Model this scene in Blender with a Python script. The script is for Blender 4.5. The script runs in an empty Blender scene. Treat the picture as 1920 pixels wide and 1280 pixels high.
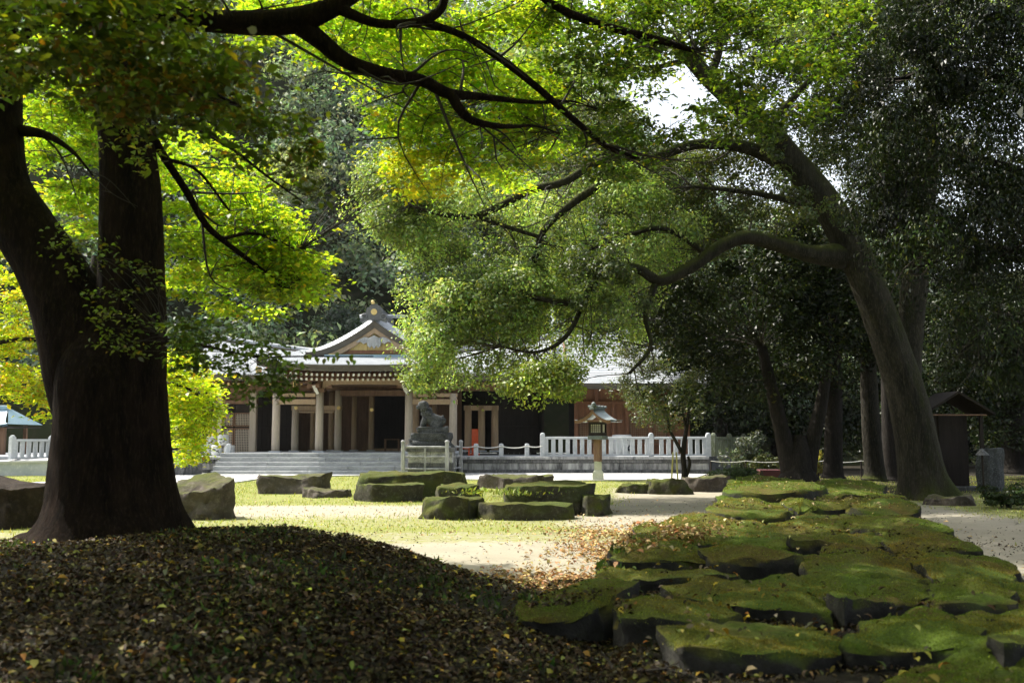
import bpy, math, random
import numpy as np
from mathutils import Vector, noise as mnoise

# ------------------------------------------------------------------ camera, sky, sun, exposure
scn = bpy.context.scene
COL = scn.collection
rng = np.random.default_rng(7)
random.seed(7)
F, CX, CY, PITCH, EYE = 1867.0, 960.0, 640.0, math.atan(185.0 / 1867.0), 1.6
cam_d = bpy.data.cameras.new('camera')
cam = bpy.data.objects.new('camera', cam_d)
COL.objects.link(cam)
cam.location = (0, 0, EYE)
cam.rotation_euler = (math.pi / 2 + PITCH, 0, 0)
cam_d.sensor_width = 36.0
cam_d.lens = 36.0 * F / 1920.0
cam_d.clip_start = 0.05
cam_d.clip_end = 3000
cam_d.dof.use_dof = True
cam_d.dof.focus_distance = 34.0
cam_d.dof.aperture_fstop = 2.6
scn.camera = cam

SUN_AZ = Vector((-0.84, 0.54)).normalized()
SUN_EL = math.radians(52)
world = bpy.data.worlds.new('World')
scn.world = world
world.use_nodes = True
wn = world.node_tree.nodes
wl = world.node_tree.links
wn.clear()
sky = wn.new('ShaderNodeTexSky')
sky.sky_type = 'NISHITA'
sky.sun_disc = False
sky.sun_elevation = SUN_EL
sky.sun_rotation = math.atan2(SUN_AZ.x, SUN_AZ.y)
sky.air_density = 1.2
sky.dust_density = 4.0
sky.ozone_density = 1.0
bg = wn.new('ShaderNodeBackground')
bg.inputs['Strength'].default_value = 0.15
wo = wn.new('ShaderNodeOutputWorld')
hs = wn.new('ShaderNodeHueSaturation')        # a bright hazy autumn sky, nearly white
hs.inputs['Saturation'].default_value = 0.45
wl.new(sky.outputs['Color'], hs.inputs['Color'])
wl.new(hs.outputs['Color'], bg.inputs['Color'])
wl.new(bg.outputs['Background'], wo.inputs['Surface'])

sd = bpy.data.lights.new('sun', 'SUN')
sd.energy = 4.0
sd.angle = math.radians(0.6)
sd.color = (1.0, 0.95, 0.84)
sun = bpy.data.objects.new('sun', sd)
COL.objects.link(sun)
sv = Vector((SUN_AZ.x * math.cos(SUN_EL), SUN_AZ.y * math.cos(SUN_EL), math.sin(SUN_EL)))
sun.rotation_euler = sv.to_track_quat('Z', 'Y').to_euler()
sun.location = (-40, 30, 60)

vs = scn.view_settings
vs.view_transform = 'Standard'
vs.look = 'None'
vs.gamma = 1.0
vs.exposure = 1.2
vs.use_curve_mapping = False
scn.render.engine = 'CYCLES'
cy = scn.cycles
cy.use_denoising = True
cy.max_bounces = 5
cy.diffuse_bounces = 3
cy.glossy_bounces = 2
cy.transmission_bounces = 3
cy.sample_clamp_indirect = 6.0
cy.caustics_reflective = False
cy.caustics_refractive = False
cy.use_adaptive_sampling = True
cy.adaptive_threshold = 0.02

# ------------------------------------------------------------------ helpers
_c, _s = math.cos(PITCH), math.sin(PITCH)


def at(px, py, Y):
    """world point on the sight line of a photo pixel at depth Y metres from the camera"""
    dx = (px - CX) / F
    dv = (CY - py) / F
    y = _c - dv * _s
    z = _s + dv * _c
    k = Y / y
    return Vector((dx * k, Y, EYE + z * k))


def on_z(px, py, z):
    """world point where the sight line of a photo pixel meets height z"""
    dx = (px - CX) / F
    dv = (CY - py) / F
    y = _c - dv * _s
    zz = _s + dv * _c
    k = (z - EYE) / zz
    return Vector((dx * k, y * k, z))


def mpp(Y):
    return Y / F


ORG = {}


def empty(name, loc, label=None, cat=None, group=None):
    o = bpy.data.objects.new(name, None)
    COL.objects.link(o)
    o.location = loc
    o.empty_display_size = 0.2
    ORG[o.name] = Vector(loc)
    tag(o, label, cat, group)
    return o


def tag(o, label=None, cat=None, group=None, kind=None):
    if label:
        o['label'] = label
    if cat:
        o['category'] = cat
    if group:
        o['group'] = group
    if kind:
        o['kind'] = kind
    return o


def attach(o, parent):
    """o carries geometry in world coordinates; shift it so that it sits right under its parent"""
    COL.objects.link(o)
    if parent is not None:
        o.parent = parent
        ORG[o.name] = ORG[parent.name]
    else:
        ORG[o.name] = Vector((0, 0, 0))


def mk(name, V, Fc, mat, parent=None, smooth=False):
    org = ORG[parent.name] if parent is not None else Vector((0, 0, 0))
    me = bpy.data.meshes.new(name)
    V = [(v[0] - org.x, v[1] - org.y, v[2] - org.z) for v in V]
    me.from_pydata(V, [], Fc)
    me.update()
    if smooth:
        me.polygons.foreach_set('use_smooth', [True] * len(me.polygons))
    if smooth == 'sharp':
        me.set_sharp_from_angle(angle=math.radians(38))
    me.materials.append(mat)
    o = bpy.data.objects.new(name, me)
    attach(o, parent)
    return o


def mk_np(name, V, loops, sizes, mat, parent=None, col=None, smooth=False):
    """big meshes from numpy arrays; col = one colour per face"""
    org = np.array(ORG[parent.name]) if parent is not None else np.zeros(3)
    V = np.asarray(V, dtype=np.float32) - org.astype(np.float32)
    me = bpy.data.meshes.new(name)
    me.vertices.add(len(V))
    me.vertices.foreach_set('co', V.ravel())
    me.loops.add(len(loops))
    me.loops.foreach_set('vertex_index', np.asarray(loops, dtype=np.int32))
    me.polygons.add(len(sizes))
    st = np.zeros(len(sizes), dtype=np.int32)
    st[1:] = np.cumsum(sizes)[:-1]
    me.polygons.foreach_set('loop_start', st)
    if smooth:
        me.polygons.foreach_set('use_smooth', np.ones(len(sizes), dtype=bool))
    me.update(calc_edges=True)
    if col is not None:
        a = me.attributes.new('col', 'FLOAT_COLOR', 'FACE')
        c4 = np.ones((len(sizes), 4), dtype=np.float32)
        c4[:, :3] = col
        a.data.foreach_set('color', c4.ravel())
    me.materials.append(mat)
    o = bpy.data.objects.new(name, me)
    attach(o, parent)
    return o


def inst(name, mesh, loc, parent, rot=None, scale=None):
    """an object sharing mesh data, placed at a world location under its parent"""
    o = bpy.data.objects.new(name, mesh)
    COL.objects.link(o)
    o.parent = parent
    o.location = Vector(loc) - ORG[parent.name]
    ORG[o.name] = Vector(loc)
    if rot:
        o.rotation_euler = rot
    if scale:
        o.scale = scale
    return o


class MB:
    def __init__(s):
        s.V = []
        s.F = []

    def add(s, V, Fc):
        n = len(s.V)
        s.V += [tuple(v) for v in V]
        s.F += [tuple(i + n for i in f) for f in Fc]
        return s

    def box(s, x0, x1, y0, y1, z0, z1):
        V = [(x0, y0, z0), (x1, y0, z0), (x1, y1, z0), (x0, y1, z0), (x0, y0, z1), (x1, y0, z1), (x1, y1, z1), (x0, y1, z1)]
        return s.add(V, [(0, 3, 2, 1), (4, 5, 6, 7), (0, 1, 5, 4), (1, 2, 6, 5), (2, 3, 7, 6), (3, 0, 4, 7)])

    def bbox(s, x0, x1, y0, y1, z0, z1, b=0.015):
        """box with chamfered vertical and top edges"""
        xs = [(x0, y0 + b), (x0 + b, y0), (x1 - b, y0), (x1, y0 + b), (x1, y1 - b), (x1 - b, y1), (x0 + b, y1), (x0, y1 - b)]
        cx, cyy = (x0 + x1) / 2, (y0 + y1) / 2
        V = [(x, y, z0) for x, y in xs] + [(x, y, z1 - b) for x, y in xs]
        V += [(x + (b if x < cx else -b), y + (b if y < cyy else -b), z1) for x, y in xs]
        Fc = [tuple(range(7, -1, -1)), tuple(range(16, 24))]
        for k in range(2):
            for i in range(8):
                j = (i + 1) % 8
                Fc.append((k * 8 + i, k * 8 + j, k * 8 + 8 + j, k * 8 + 8 + i))
        return s.add(V, Fc)

    def lathe(s, cx, cyy, prof, n=16, cap=True, ph=0.0):
        V = []
        for r, z in prof:
            for i in range(n):
                a = 2 * math.pi * i / n + ph
                V.append((cx + r * math.cos(a), cyy + r * math.sin(a), z))
        Fc = []
        for k in range(len(prof) - 1):
            for i in range(n):
                j = (i + 1) % n
                Fc.append((k * n + i, k * n + j, (k + 1) * n + j, (k + 1) * n + i))
        if cap:
            Fc.append(tuple(range(n - 1, -1, -1)))
            m = (len(prof) - 1) * n
            Fc.append(tuple(range(m, m + n)))
        return s.add(V, Fc)

    def prism_y(s, poly, y0, y1):
        """poly in x,z extruded along y"""
        n = len(poly)
        V = [(x, y0, z) for x, z in poly] + [(x, y1, z) for x, z in poly]
        Fc = [tuple(range(n)), tuple(range(2 * n - 1, n - 1, -1))]
        for i in range(n):
            j = (i + 1) % n
            Fc.append((j, i, n + i, n + j))
        return s.add(V, Fc)

    def prism_z(s, poly, z0, z1):
        n = len(poly)
        V = [(x, y, z0) for x, y in poly] + [(x, y, z1) for x, y in poly]
        Fc = [tuple(range(n - 1, -1, -1)), tuple(range(n, 2 * n))]
        for i in range(n):
            j = (i + 1) % n
            Fc.append((i, j, n + j, n + i))
        return s.add(V, Fc)

    def tube(s, path, radii, n=8, cap=True):
        V, Fc = tube_np(path, radii, n)
        return s.add([tuple(v) for v in V], Fc)

    def build(s, name, mat, parent=None, smooth=False):
        return mk(name, s.V, s.F, mat, parent, smooth)


def catmull(P, k):
    P = [np.array(p, dtype=float) for p in P]
    if len(P) < 3 or k < 2:
        return np.array(P)
    Q = [2 * P[0] - P[1]] + P + [2 * P[-1] - P[-2]]
    out = []
    for i in range(1, len(Q) - 2):
        for j in range(k):
            t = j / k
            a, b, c, d = Q[i - 1], Q[i], Q[i + 1], Q[i + 2]
            out.append(0.5 * (2 * b + (c - a) * t + (2 * a - 5 * b + 4 * c - d) * t * t + (3 * b - a - 3 * c + d) * t ** 3))
    out.append(P[-1])
    return np.array(out)


def tube_np(path, radii, n, lump=0.0, seed=0.0, flare=None):
    P = np.array([list(p) for p in path], dtype=float)
    m = len(P)
    T = np.gradient(P, axis=0)
    T /= np.linalg.norm(T, axis=1)[:, None] + 1e-9
    ref = np.array([0.0, 1.0, 0.0]) if abs(T[0][1]) < 0.8 else np.array([1.0, 0, 0])
    V = []
    u = np.cross(T[0], ref)
    u /= np.linalg.norm(u)
    for k in range(m):
        u = u - T[k] * np.dot(u, T[k])
        u /= np.linalg.norm(u) + 1e-9
        w = np.cross(T[k], u)
        for i in range(n):
            a = 2 * math.pi * i / n
            d = u * math.cos(a) + w * math.sin(a)
            r = radii[k]
            if lump:
                q = P[k] + d * r
                # long vertical ribs plus knots
                nz = mnoise.noise(Vector((d[0] * 2.3 + seed, d[1] * 2.3, q[2] * 0.35))) * 0.9
                nz += mnoise.noise(Vector((q[0] * 3.0 + seed, q[1] * 3.0, q[2] * 1.3))) * 0.35
                nz += mnoise.noise(Vector((q[0] * 11.0 + seed, q[1] * 11.0, q[2] * 4.0))) * 0.13
                if n >= 60:
                    nz += (0.45 - abs(mnoise.noise(Vector((d[0] * 9 + seed, d[1] * 9, q[2] * 0.9))))) * 0.55
                    nz += (0.45 - abs(mnoise.noise(Vector((d[0] * 22 + seed, d[1] * 22, q[2] * 2.2))))) * 0.28
                r = r * (1 + lump * nz)
            if flare:
                r *= flare(k / (m - 1), a)
            V.append(P[k] + d * r)
    Fc = []
    for k in range(m - 1):
        for i in range(n):
            j = (i + 1) % n
            Fc.append((k * n + i, k * n + j, (k + 1) * n + j, (k + 1) * n + i))
    Fc.append(tuple(range(n - 1, -1, -1)))
    Fc.append(tuple(range((m - 1) * n, m * n)))
    return V, Fc


# ------------------------------------------------------------------ materials
def newmat(name):
    m = bpy.data.materials.new(name)
    m.use_nodes = True
    nt = m.node_tree
    nt.nodes.clear()
    out = nt.nodes.new('ShaderNodeOutputMaterial')
    return m, nt, out


def nd(nt, typ, **kw):
    n = nt.nodes.new(typ)
    for k, v in kw.items():
        if k in n.inputs:
            n.inputs[k].default_value = v
        else:
            setattr(n, k, v)
    return n


def ramp(nt, fac, stops):
    r = nt.nodes.new('ShaderNodeValToRGB')
    while len(r.color_ramp.elements) < len(stops):
        r.color_ramp.elements.new(0.5)
    for e, (p, c) in zip(r.color_ramp.elements, stops):
        e.position = p
        e.color = (c[0], c[1], c[2], 1) if not isinstance(c, (int, float)) else (c, c, c, 1)
    nt.links.new(fac, r.inputs['Fac'])
    return r.outputs['Color']


def mixc(nt, fac, a, b, typ='MIX'):
    m = nt.nodes.new('ShaderNodeMix')
    m.data_type = 'RGBA'
    m.blend_type = typ
    for sock, val in ((m.inputs[0], fac), (m.inputs[6], a), (m.inputs[7], b)):
        if isinstance(val, bpy.types.NodeSocket):
            nt.links.new(val, sock)
        elif isinstance(val, (int, float)):
            sock.default_value = val
        else:
            sock.default_value = (val[0], val[1], val[2], 1)
    return m.outputs[2]


def obj_coord(nt, scale=(1, 1, 1)):
    g = nt.nodes.new('ShaderNodeNewGeometry')
    mp = nt.nodes.new('ShaderNodeMapping')
    mp.inputs['Scale'].default_value = scale
    nt.links.new(g.outputs['Position'], mp.inputs['Vector'])
    return mp.outputs['Vector'], g


def nz(nt, vec, scale, detail=6, rough=0.6):
    n = nd(nt, 'ShaderNodeTexNoise', Scale=scale, Detail=detail, Roughness=rough)
    nt.links.new(vec, n.inputs['Vector'])
    return n.outputs['Fac']


def surf(name, c1, c2, c3=None, scale=3.0, rough=0.8, bump=0.3, bscale=None, stretch=(1, 1, 1), spec=0.3, dist=0.02, metal=0.0, moss=None):
    """mottled weathered surface: three tones by noise at two scales, bumped; moss = (colour, colour2, lo, hi) on faces turned up"""
    m, nt, out = newmat(name)
    vec, g = obj_coord(nt, stretch)
    a = nz(nt, vec, scale)
    b = nz(nt, vec, scale * 5.3, 8, 0.7)
    c = mixc(nt, ramp_f(nt, a, 0.35, 0.65), c1, c2)
    c = mixc(nt, ramp_f(nt, b, 0.5, 0.72), c, c3 if c3 else c2)
    p = nd(nt, 'ShaderNodeBsdfPrincipled', Roughness=rough, Metallic=metal)
    p.inputs['Specular IOR Level'].default_value = spec
    if moss:
        sep = nt.nodes.new('ShaderNodeSeparateXYZ')
        nt.links.new(g.outputs['Normal'], sep.inputs[0])
        ad = nt.nodes.new('ShaderNodeMath')
        ad.operation = 'MULTIPLY_ADD'
        nt.links.new(a, ad.inputs[0])
        ad.inputs[1].default_value = 0.9
        nt.links.new(sep.outputs['Z'], ad.inputs[2])
        f = ramp_f(nt, ad.outputs[0], moss[2], moss[3])
        d = nz(nt, vec, 1.4, 4)
        e = nz(nt, vec, 38.0, 4, 0.8)
        mc = mixc(nt, ramp_f(nt, d, 0.4, 0.62), moss[0], moss[1])
        mc = mixc(nt, ramp_f(nt, e, 0.42, 0.7), mixc(nt, 0.5, mc, (0.006, 0.008, 0.003)), mc)
        c = mixc(nt, f, c, mc)
    nt.links.new(c, p.inputs['Base Color'])
    bp = nd(nt, 'ShaderNodeBump', Strength=bump, Distance=dist)
    h = nz(nt, vec, bscale or scale * 6, 8, 0.7)
    nt.links.new(h, bp.inputs['Height'])
    nt.links.new(bp.outputs['Normal'], p.inputs['Normal'])
    nt.links.new(p.outputs['BSDF'], out.inputs['Surface'])
    return m


def ramp_f(nt, fac, lo, hi):
    r = nt.nodes.new('ShaderNodeMapRange')
    r.inputs['From Min'].default_value = lo
    r.inputs['From Max'].default_value = hi
    nt.links.new(fac, r.inputs['Value'])
    return r.outputs['Result']


def leafmat(name, trans=0.45, gloss=0.08, rough=0.35, tr_tint=(1.25, 1.15, 0.5)):
    m, nt, out = newmat(name)
    at_ = nd(nt, 'ShaderNodeAttribute', attribute_name='col')
    d = nt.nodes.new('ShaderNodeBsdfDiffuse')
    t = nt.nodes.new('ShaderNodeBsdfTranslucent')
    g = nd(nt, 'ShaderNodeBsdfGlossy', Roughness=rough)
    g.inputs['Color'].default_value = (1, 1, 1, 1)
    nt.links.new(at_.outputs['Color'], d.inputs['Color'])
    nt.links.new(mixc(nt, 1.0, at_.outputs['Color'], tr_tint, 'MULTIPLY'), t.inputs['Color'])
    m1 = nd(nt, 'ShaderNodeMixShader', Fac=trans)
    nt.links.new(d.outputs[0], m1.inputs[1])
    nt.links.new(t.outputs[0], m1.inputs[2])
    m2 = nd(nt, 'ShaderNodeMixShader', Fac=gloss)
    nt.links.new(m1.outputs[0], m2.inputs[1])
    nt.links.new(g.outputs[0], m2.inputs[2])
    nt.links.new(m2.outputs[0], out.inputs['Surface'])
    return m


def plain(name, c, rough=0.6, metal=0.0, spec=0.4):
    return surf(name, c, tuple(x * 0.82 for x in c), tuple(min(1, x * 1.12) for x in c), scale=2.5, rough=rough, bump=0.08, metal=metal, spec=spec)


M = {}
M['leaf_bright'] = leafmat('leaf_bright', 0.6, 0.03, 0.45, (1.35, 1.25, 0.4))
M['leaf_near'] = leafmat('leaf_near', 0.4, 0.05, 0.4, (1.2, 1.15, 0.4))
M['leaf_camphor'] = leafmat('leaf_camphor', 0.42, 0.05, 0.5, (1.25, 1.2, 0.6))
M['leaf_dark'] = leafmat('leaf_dark', 0.2, 0.02, 0.4, (1.2, 1.2, 0.5))
M['leaf_glossy'] = leafmat('leaf_glossy', 0.25, 0.03, 0.4, (1.2, 1.2, 0.5))
M['leaf_hill'] = leafmat('leaf_hill', 0.5, 0.05, 0.55, (1.1, 1.1, 0.75))
M['litter'] = leafmat('litter', 0.1, 0.015, 0.5, (1.2, 1.0, 0.5))
M['moss_blade'] = leafmat('moss_blade', 0.35, 0.02, 0.5, (1.2, 1.2, 0.4))
M['bark_old'] = surf('bark_old', (0.026, 0.0165, 0.012), (0.010, 0.0075, 0.006), (0.045, 0.03, 0.022), scale=4, rough=0.95, bump=0.9, bscale=16, stretch=(1.6, 1.6, 0.35), spec=0.05, dist=0.05)
M['bark_camphor'] = surf('bark_camphor', (0.038, 0.034, 0.025), (0.016, 0.0145, 0.0115), (0.075, 0.068, 0.05), scale=2.2, rough=0.95, bump=0.9, bscale=9, stretch=(2.2, 2.2, 0.5), spec=0.15, dist=0.06,
                         moss=((0.06, 0.075, 0.014), (0.085, 0.09, 0.02), 0.55, 1.1))
M['bark_dark'] = surf('bark_dark', (0.026, 0.022, 0.018), (0.014, 0.012, 0.01), (0.045, 0.04, 0.034), scale=3, rough=0.95, bump=0.8, stretch=(2, 2, 0.4), spec=0.15, dist=0.04)
M['twig'] = plain('twig', (0.05, 0.04, 0.03), 0.9)
M['mossy_stone'] = surf('mossy_stone', (0.035, 0.033, 0.028), (0.018, 0.017, 0.015), (0.06, 0.056, 0.05), scale=1.6, rough=0.93, bump=0.7, bscale=22, spec=0.2, dist=0.03,
                        moss=((0.09, 0.135, 0.011), (0.125, 0.095, 0.015), 0.62, 1.02))
M['boulder'] = surf('boulder', (0.10, 0.083, 0.066), (0.05, 0.042, 0.036), (0.17, 0.15, 0.125), scale=1.8, rough=0.93, bump=0.8, bscale=14, spec=0.2, dist=0.04,
                    moss=((0.085, 0.105, 0.015), (0.11, 0.11, 0.02), 1.18, 1.5))
M['boulder_moss'] = surf('boulder_moss', (0.055, 0.05, 0.038), (0.03, 0.029, 0.022), (0.13, 0.125, 0.105), scale=1.8, rough=0.93, bump=0.8, bscale=14, spec=0.2, dist=0.04,
                         moss=((0.070, 0.095, 0.012), (0.11, 0.105, 0.016), 0.35, 0.95))
M['boulder_shaded'] = surf('boulder_shaded', (0.035, 0.026, 0.02), (0.02, 0.015, 0.012), (0.055, 0.042, 0.034), scale=1.8, rough=0.93, bump=0.8, bscale=14, spec=0.1, dist=0.04)  # shade on the edge boulder painted in as darker stone
M['granite'] = surf('granite', (0.50, 0.52, 0.53), (0.38, 0.41, 0.43), (0.60, 0.61, 0.61), scale=1.3, rough=0.85, bump=0.15, spec=0.25)
M['granite_worn'] = surf('granite_worn', (0.42, 0.42, 0.41), (0.2, 0.205, 0.205), (0.55, 0.55, 0.54), scale=1.1, rough=0.9, bump=0.25, stretch=(1.6, 1.6, 0.5), spec=0.2)
M['granite_moss'] = surf('granite_moss', (0.22, 0.24, 0.16), (0.13, 0.15, 0.08), (0.34, 0.35, 0.3), scale=1.6, rough=0.92, bump=0.3, stretch=(1.5, 1.5, 0.5), spec=0.2)
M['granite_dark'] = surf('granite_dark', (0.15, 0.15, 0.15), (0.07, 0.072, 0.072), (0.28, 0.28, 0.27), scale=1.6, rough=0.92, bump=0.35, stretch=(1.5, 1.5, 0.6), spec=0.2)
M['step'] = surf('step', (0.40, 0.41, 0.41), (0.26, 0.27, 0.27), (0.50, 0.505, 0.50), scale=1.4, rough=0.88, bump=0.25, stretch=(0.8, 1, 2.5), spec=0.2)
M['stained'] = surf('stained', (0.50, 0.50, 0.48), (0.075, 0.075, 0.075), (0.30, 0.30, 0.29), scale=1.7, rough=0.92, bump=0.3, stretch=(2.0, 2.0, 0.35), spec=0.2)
M['statue'] = surf('statue', (0.06, 0.063, 0.062), (0.03, 0.032, 0.032), (0.16, 0.17, 0.17), scale=3.5, rough=0.9, bump=0.6, spec=0.2)
M['lichen'] = surf('lichen', (0.22, 0.22, 0.215), (0.62, 0.62, 0.6), (0.09, 0.09, 0.09), scale=3.2, rough=0.9, bump=0.4, spec=0.2)
M['wood_pale'] = surf('wood_pale', (0.40, 0.285, 0.18), (0.31, 0.22, 0.14), (0.46, 0.34, 0.225), scale=2.5, rough=0.75, bump=0.12, stretch=(3, 3, 0.35), spec=0.25)
M['wood_grey'] = surf('wood_grey', (0.46, 0.39, 0.305), (0.38, 0.32, 0.25), (0.53, 0.46, 0.37), scale=2.5, rough=0.8, bump=0.12, stretch=(3, 3, 0.3), spec=0.25)
M['wood_brown'] = surf('wood_brown', (0.22, 0.13, 0.08), (0.14, 0.083, 0.053), (0.28, 0.17, 0.105), scale=2.5, rough=0.8, bump=0.12, stretch=(3, 3, 0.35), spec=0.25)
M['wood_red'] = surf('wood_red', (0.30, 0.135, 0.07), (0.2, 0.09, 0.05), (0.36, 0.18, 0.1), scale=2.5, rough=0.7, bump=0.12, stretch=(3, 3, 0.35), spec=0.3)
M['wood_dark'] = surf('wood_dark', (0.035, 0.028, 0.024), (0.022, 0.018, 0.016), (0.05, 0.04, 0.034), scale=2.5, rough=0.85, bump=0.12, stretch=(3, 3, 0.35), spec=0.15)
M['copper'] = surf('copper', (0.36, 0.38, 0.40), (0.29, 0.315, 0.335), (0.42, 0.435, 0.45), scale=0.8, rough=0.5, bump=0.05, stretch=(1, 1, 1), spec=0.5)
M['copper_edge'] = surf('copper_edge', (0.115, 0.10, 0.08), (0.08, 0.072, 0.06), (0.15, 0.13, 0.105), scale=1.6, rough=0.85, bump=0.2, stretch=(0.4, 0.4, 8), spec=0.2)
M['copper_blue'] = surf('copper_blue', (0.26, 0.38, 0.45), (0.2, 0.31, 0.37), (0.33, 0.44, 0.5), scale=1.4, rough=0.45, bump=0.05, spec=0.5)
M['roof_tile'] = surf('roof_tile', (0.13, 0.135, 0.14), (0.085, 0.09, 0.095), (0.2, 0.2, 0.2), scale=4, rough=0.6, bump=0.3, spec=0.4)
M['gold'] = surf('gold', (0.75, 0.56, 0.22), (0.66, 0.47, 0.17), (0.8, 0.65, 0.33), scale=5, rough=0.4, bump=0.05, metal=0.3, spec=0.5)
M['pediment'] = surf('pediment', (0.80, 0.62, 0.27), (0.72, 0.53, 0.2), (0.82, 0.68, 0.36), scale=3, rough=0.55, bump=0.08, spec=0.4)
M['white_paint'] = plain('white_paint', (0.80, 0.78, 0.70), 0.6)
M['paper'] = plain('paper', (0.72, 0.70, 0.62), 0.8)
M['straw'] = surf('straw', (0.66, 0.66, 0.63), (0.56, 0.56, 0.53), (0.72, 0.71, 0.67), scale=6, rough=0.9, bump=0.3, stretch=(1, 1, 4))
M['ink'] = plain('ink', (0.03, 0.03, 0.035), 0.8)
M['rope'] = surf('rope', (0.70, 0.69, 0.64), (0.55, 0.54, 0.5), (0.75, 0.74, 0.7), scale=18, rough=0.9, bump=0.5)
M['vermilion'] = plain('vermilion', (0.62, 0.09, 0.025), 0.55)
M['red_cloth'] = plain('red_cloth', (0.13, 0.045, 0.045), 0.9)
M['bamboo'] = plain('bamboo', (0.38, 0.36, 0.18), 0.5)
M['verdigris'] = surf('verdigris', (0.13, 0.16, 0.155), (0.09, 0.11, 0.11), (0.22, 0.25, 0.24), scale=4, rough=0.6, bump=0.2, spec=0.4)
M['lantern_roof'] = surf('lantern_roof', (0.42, 0.47, 0.47), (0.34, 0.40, 0.40), (0.5, 0.54, 0.53), scale=3, rough=0.5, bump=0.08, spec=0.5)
M['lantern_stone'] = surf('lantern_stone', (0.55, 0.55, 0.46), (0.42, 0.45, 0.32), (0.62, 0.62, 0.54), scale=2.2, rough=0.9, bump=0.25, spec=0.2)
M['paving'] = surf('paving', (0.52, 0.52, 0.505), (0.45, 0.45, 0.435), (0.58, 0.575, 0.555), scale=1.2, rough=0.9, bump=0.15, spec=0.2)
M['gravel'] = surf('gravel', (0.52, 0.51, 0.49), (0.3, 0.3, 0.29), (0.68, 0.67, 0.65), scale=9, rough=0.95, bump=0.9, bscale=30, spec=0.2, dist=0.03)
M['soil'] = surf('soil', (0.035, 0.027, 0.018), (0.02, 0.016, 0.011), (0.055, 0.043, 0.03), scale=3, rough=1.0, bump=0.8, spec=0.1)


def groundmat():
    m, nt, out = newmat('ground')
    vec, g = obj_coord(nt)
    wt = nd(nt, 'ShaderNodeAttribute', attribute_name='zone')
    sep = nt.nodes.new('ShaderNodeSeparateColor')
    nt.links.new(wt.outputs['Color'], sep.inputs[0])
    a = nz(nt, vec, 0.9, 6)
    b = nz(nt, vec, 6.0, 8, 0.7)
    c = nz(nt, vec, 34.0, 4, 0.7)
    sand = mixc(nt, ramp_f(nt, a, 0.35, 0.65), (0.33, 0.30, 0.235), (0.28, 0.255, 0.197))
    sand = mixc(nt, ramp_f(nt, b, 0.55, 0.75), sand, (0.27, 0.24, 0.18))
    sand = mixc(nt, ramp_f(nt, c, 0.62, 0.72), sand, (0.17, 0.145, 0.1))
    grass = mixc(nt, ramp_f(nt, b, 0.35, 0.65), (0.17, 0.195, 0.045), (0.25, 0.24, 0.095))
    grass = mixc(nt, ramp_f(nt, c, 0.5, 0.7), grass, (0.13, 0.16, 0.03))
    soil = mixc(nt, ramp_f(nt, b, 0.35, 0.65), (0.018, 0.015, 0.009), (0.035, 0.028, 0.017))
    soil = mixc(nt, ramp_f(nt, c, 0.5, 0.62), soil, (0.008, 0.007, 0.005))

    def brk(w, amp):
        ad = nt.nodes.new('ShaderNodeMath')
        ad.operation = 'MULTIPLY_ADD'
        sb = nt.nodes.new('ShaderNodeMath')
        sb.operation = 'SUBTRACT'
        nt.links.new(b, sb.inputs[0])
        sb.inputs[1].default_value = 0.5
        nt.links.new(sb.outputs[0], ad.inputs[0])
        ad.inputs[1].default_value = amp
        nt.links.new(w, ad.inputs[2])
        return ramp_f(nt, ad.outputs[0], 0.35, 0.65)
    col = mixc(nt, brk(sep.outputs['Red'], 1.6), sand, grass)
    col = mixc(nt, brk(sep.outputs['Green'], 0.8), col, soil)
    p = nd(nt, 'ShaderNodeBsdfPrincipled', Roughness=0.97)
    p.inputs['Specular IOR Level'].default_value = 0.15
    nt.links.new(col, p.inputs['Base Color'])
    bp = nd(nt, 'ShaderNodeBump', Strength=0.5, Distance=0.03)
    nt.links.new(b, bp.inputs['Height'])
    nt.links.new(bp.outputs['Normal'], p.inputs['Normal'])
    nt.links.new(p.outputs['BSDF'], out.inputs['Surface'])
    return m


M['ground'] = groundmat()
M['hill'] = surf('hill', (0.03, 0.035, 0.015), (0.02, 0.025, 0.012), (0.045, 0.04, 0.025), scale=0.3, rough=1.0, bump=0.3, spec=0.05)


# ------------------------------------------------------------------ ground
def sstep(a, b, x):
    t = np.clip((x - a) / (b - a), 0, 1)
    return t * t * (3 - 2 * t)


def mound_h(x, y):
    """the leaf-covered rise under the old tree; x, y arrays"""
    crest = np.interp(x, [-9, -6, -4.9, -4.3, -3.4, -2.34, -1.58, -1.07, -0.56, -0.05, 0.25, 0.6, 1.0], [0.30, 0.40, 0.47, 0.53, 0.64, 0.71, 0.66, 0.56, 0.42, 0.29, 0.21, 0.10, 0.0])
    far = np.interp(x, [-5, -2, 0, 1], [13.2, 12.4, 11.4, 11.0])
    h = crest * (0.3 + 0.7 * sstep(2.5, 8.8, y)) * sstep(far, far - 2.4, y) * sstep(-4, 1, y)
    # low shoulder further left behind the tree
    h += 0.10 * sstep(-3, -6, x) * sstep(17, 12, y) * sstep(6, 10, y)
    return h


def pave_h(x, y):
    """earth bank that carries the mossy pavement"""
    xl = np.interp(y, [4, 6, 8, 10, 13, 18, 22], [-0.2, 0.3, 0.75, 1.1, 1.6, 3.7, 4.9])
    xr = np.interp(y, [4, 9, 13, 18, 22], [4.0, 4.9, 5.9, 7.3, 7.9])
    return 0.23 * sstep(xl - 0.05, xl + 0.4, x) * sstep(xr + 0.15, xr - 0.25, x) * sstep(22.6, 21.6, y) * sstep(2, 4, y)


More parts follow.
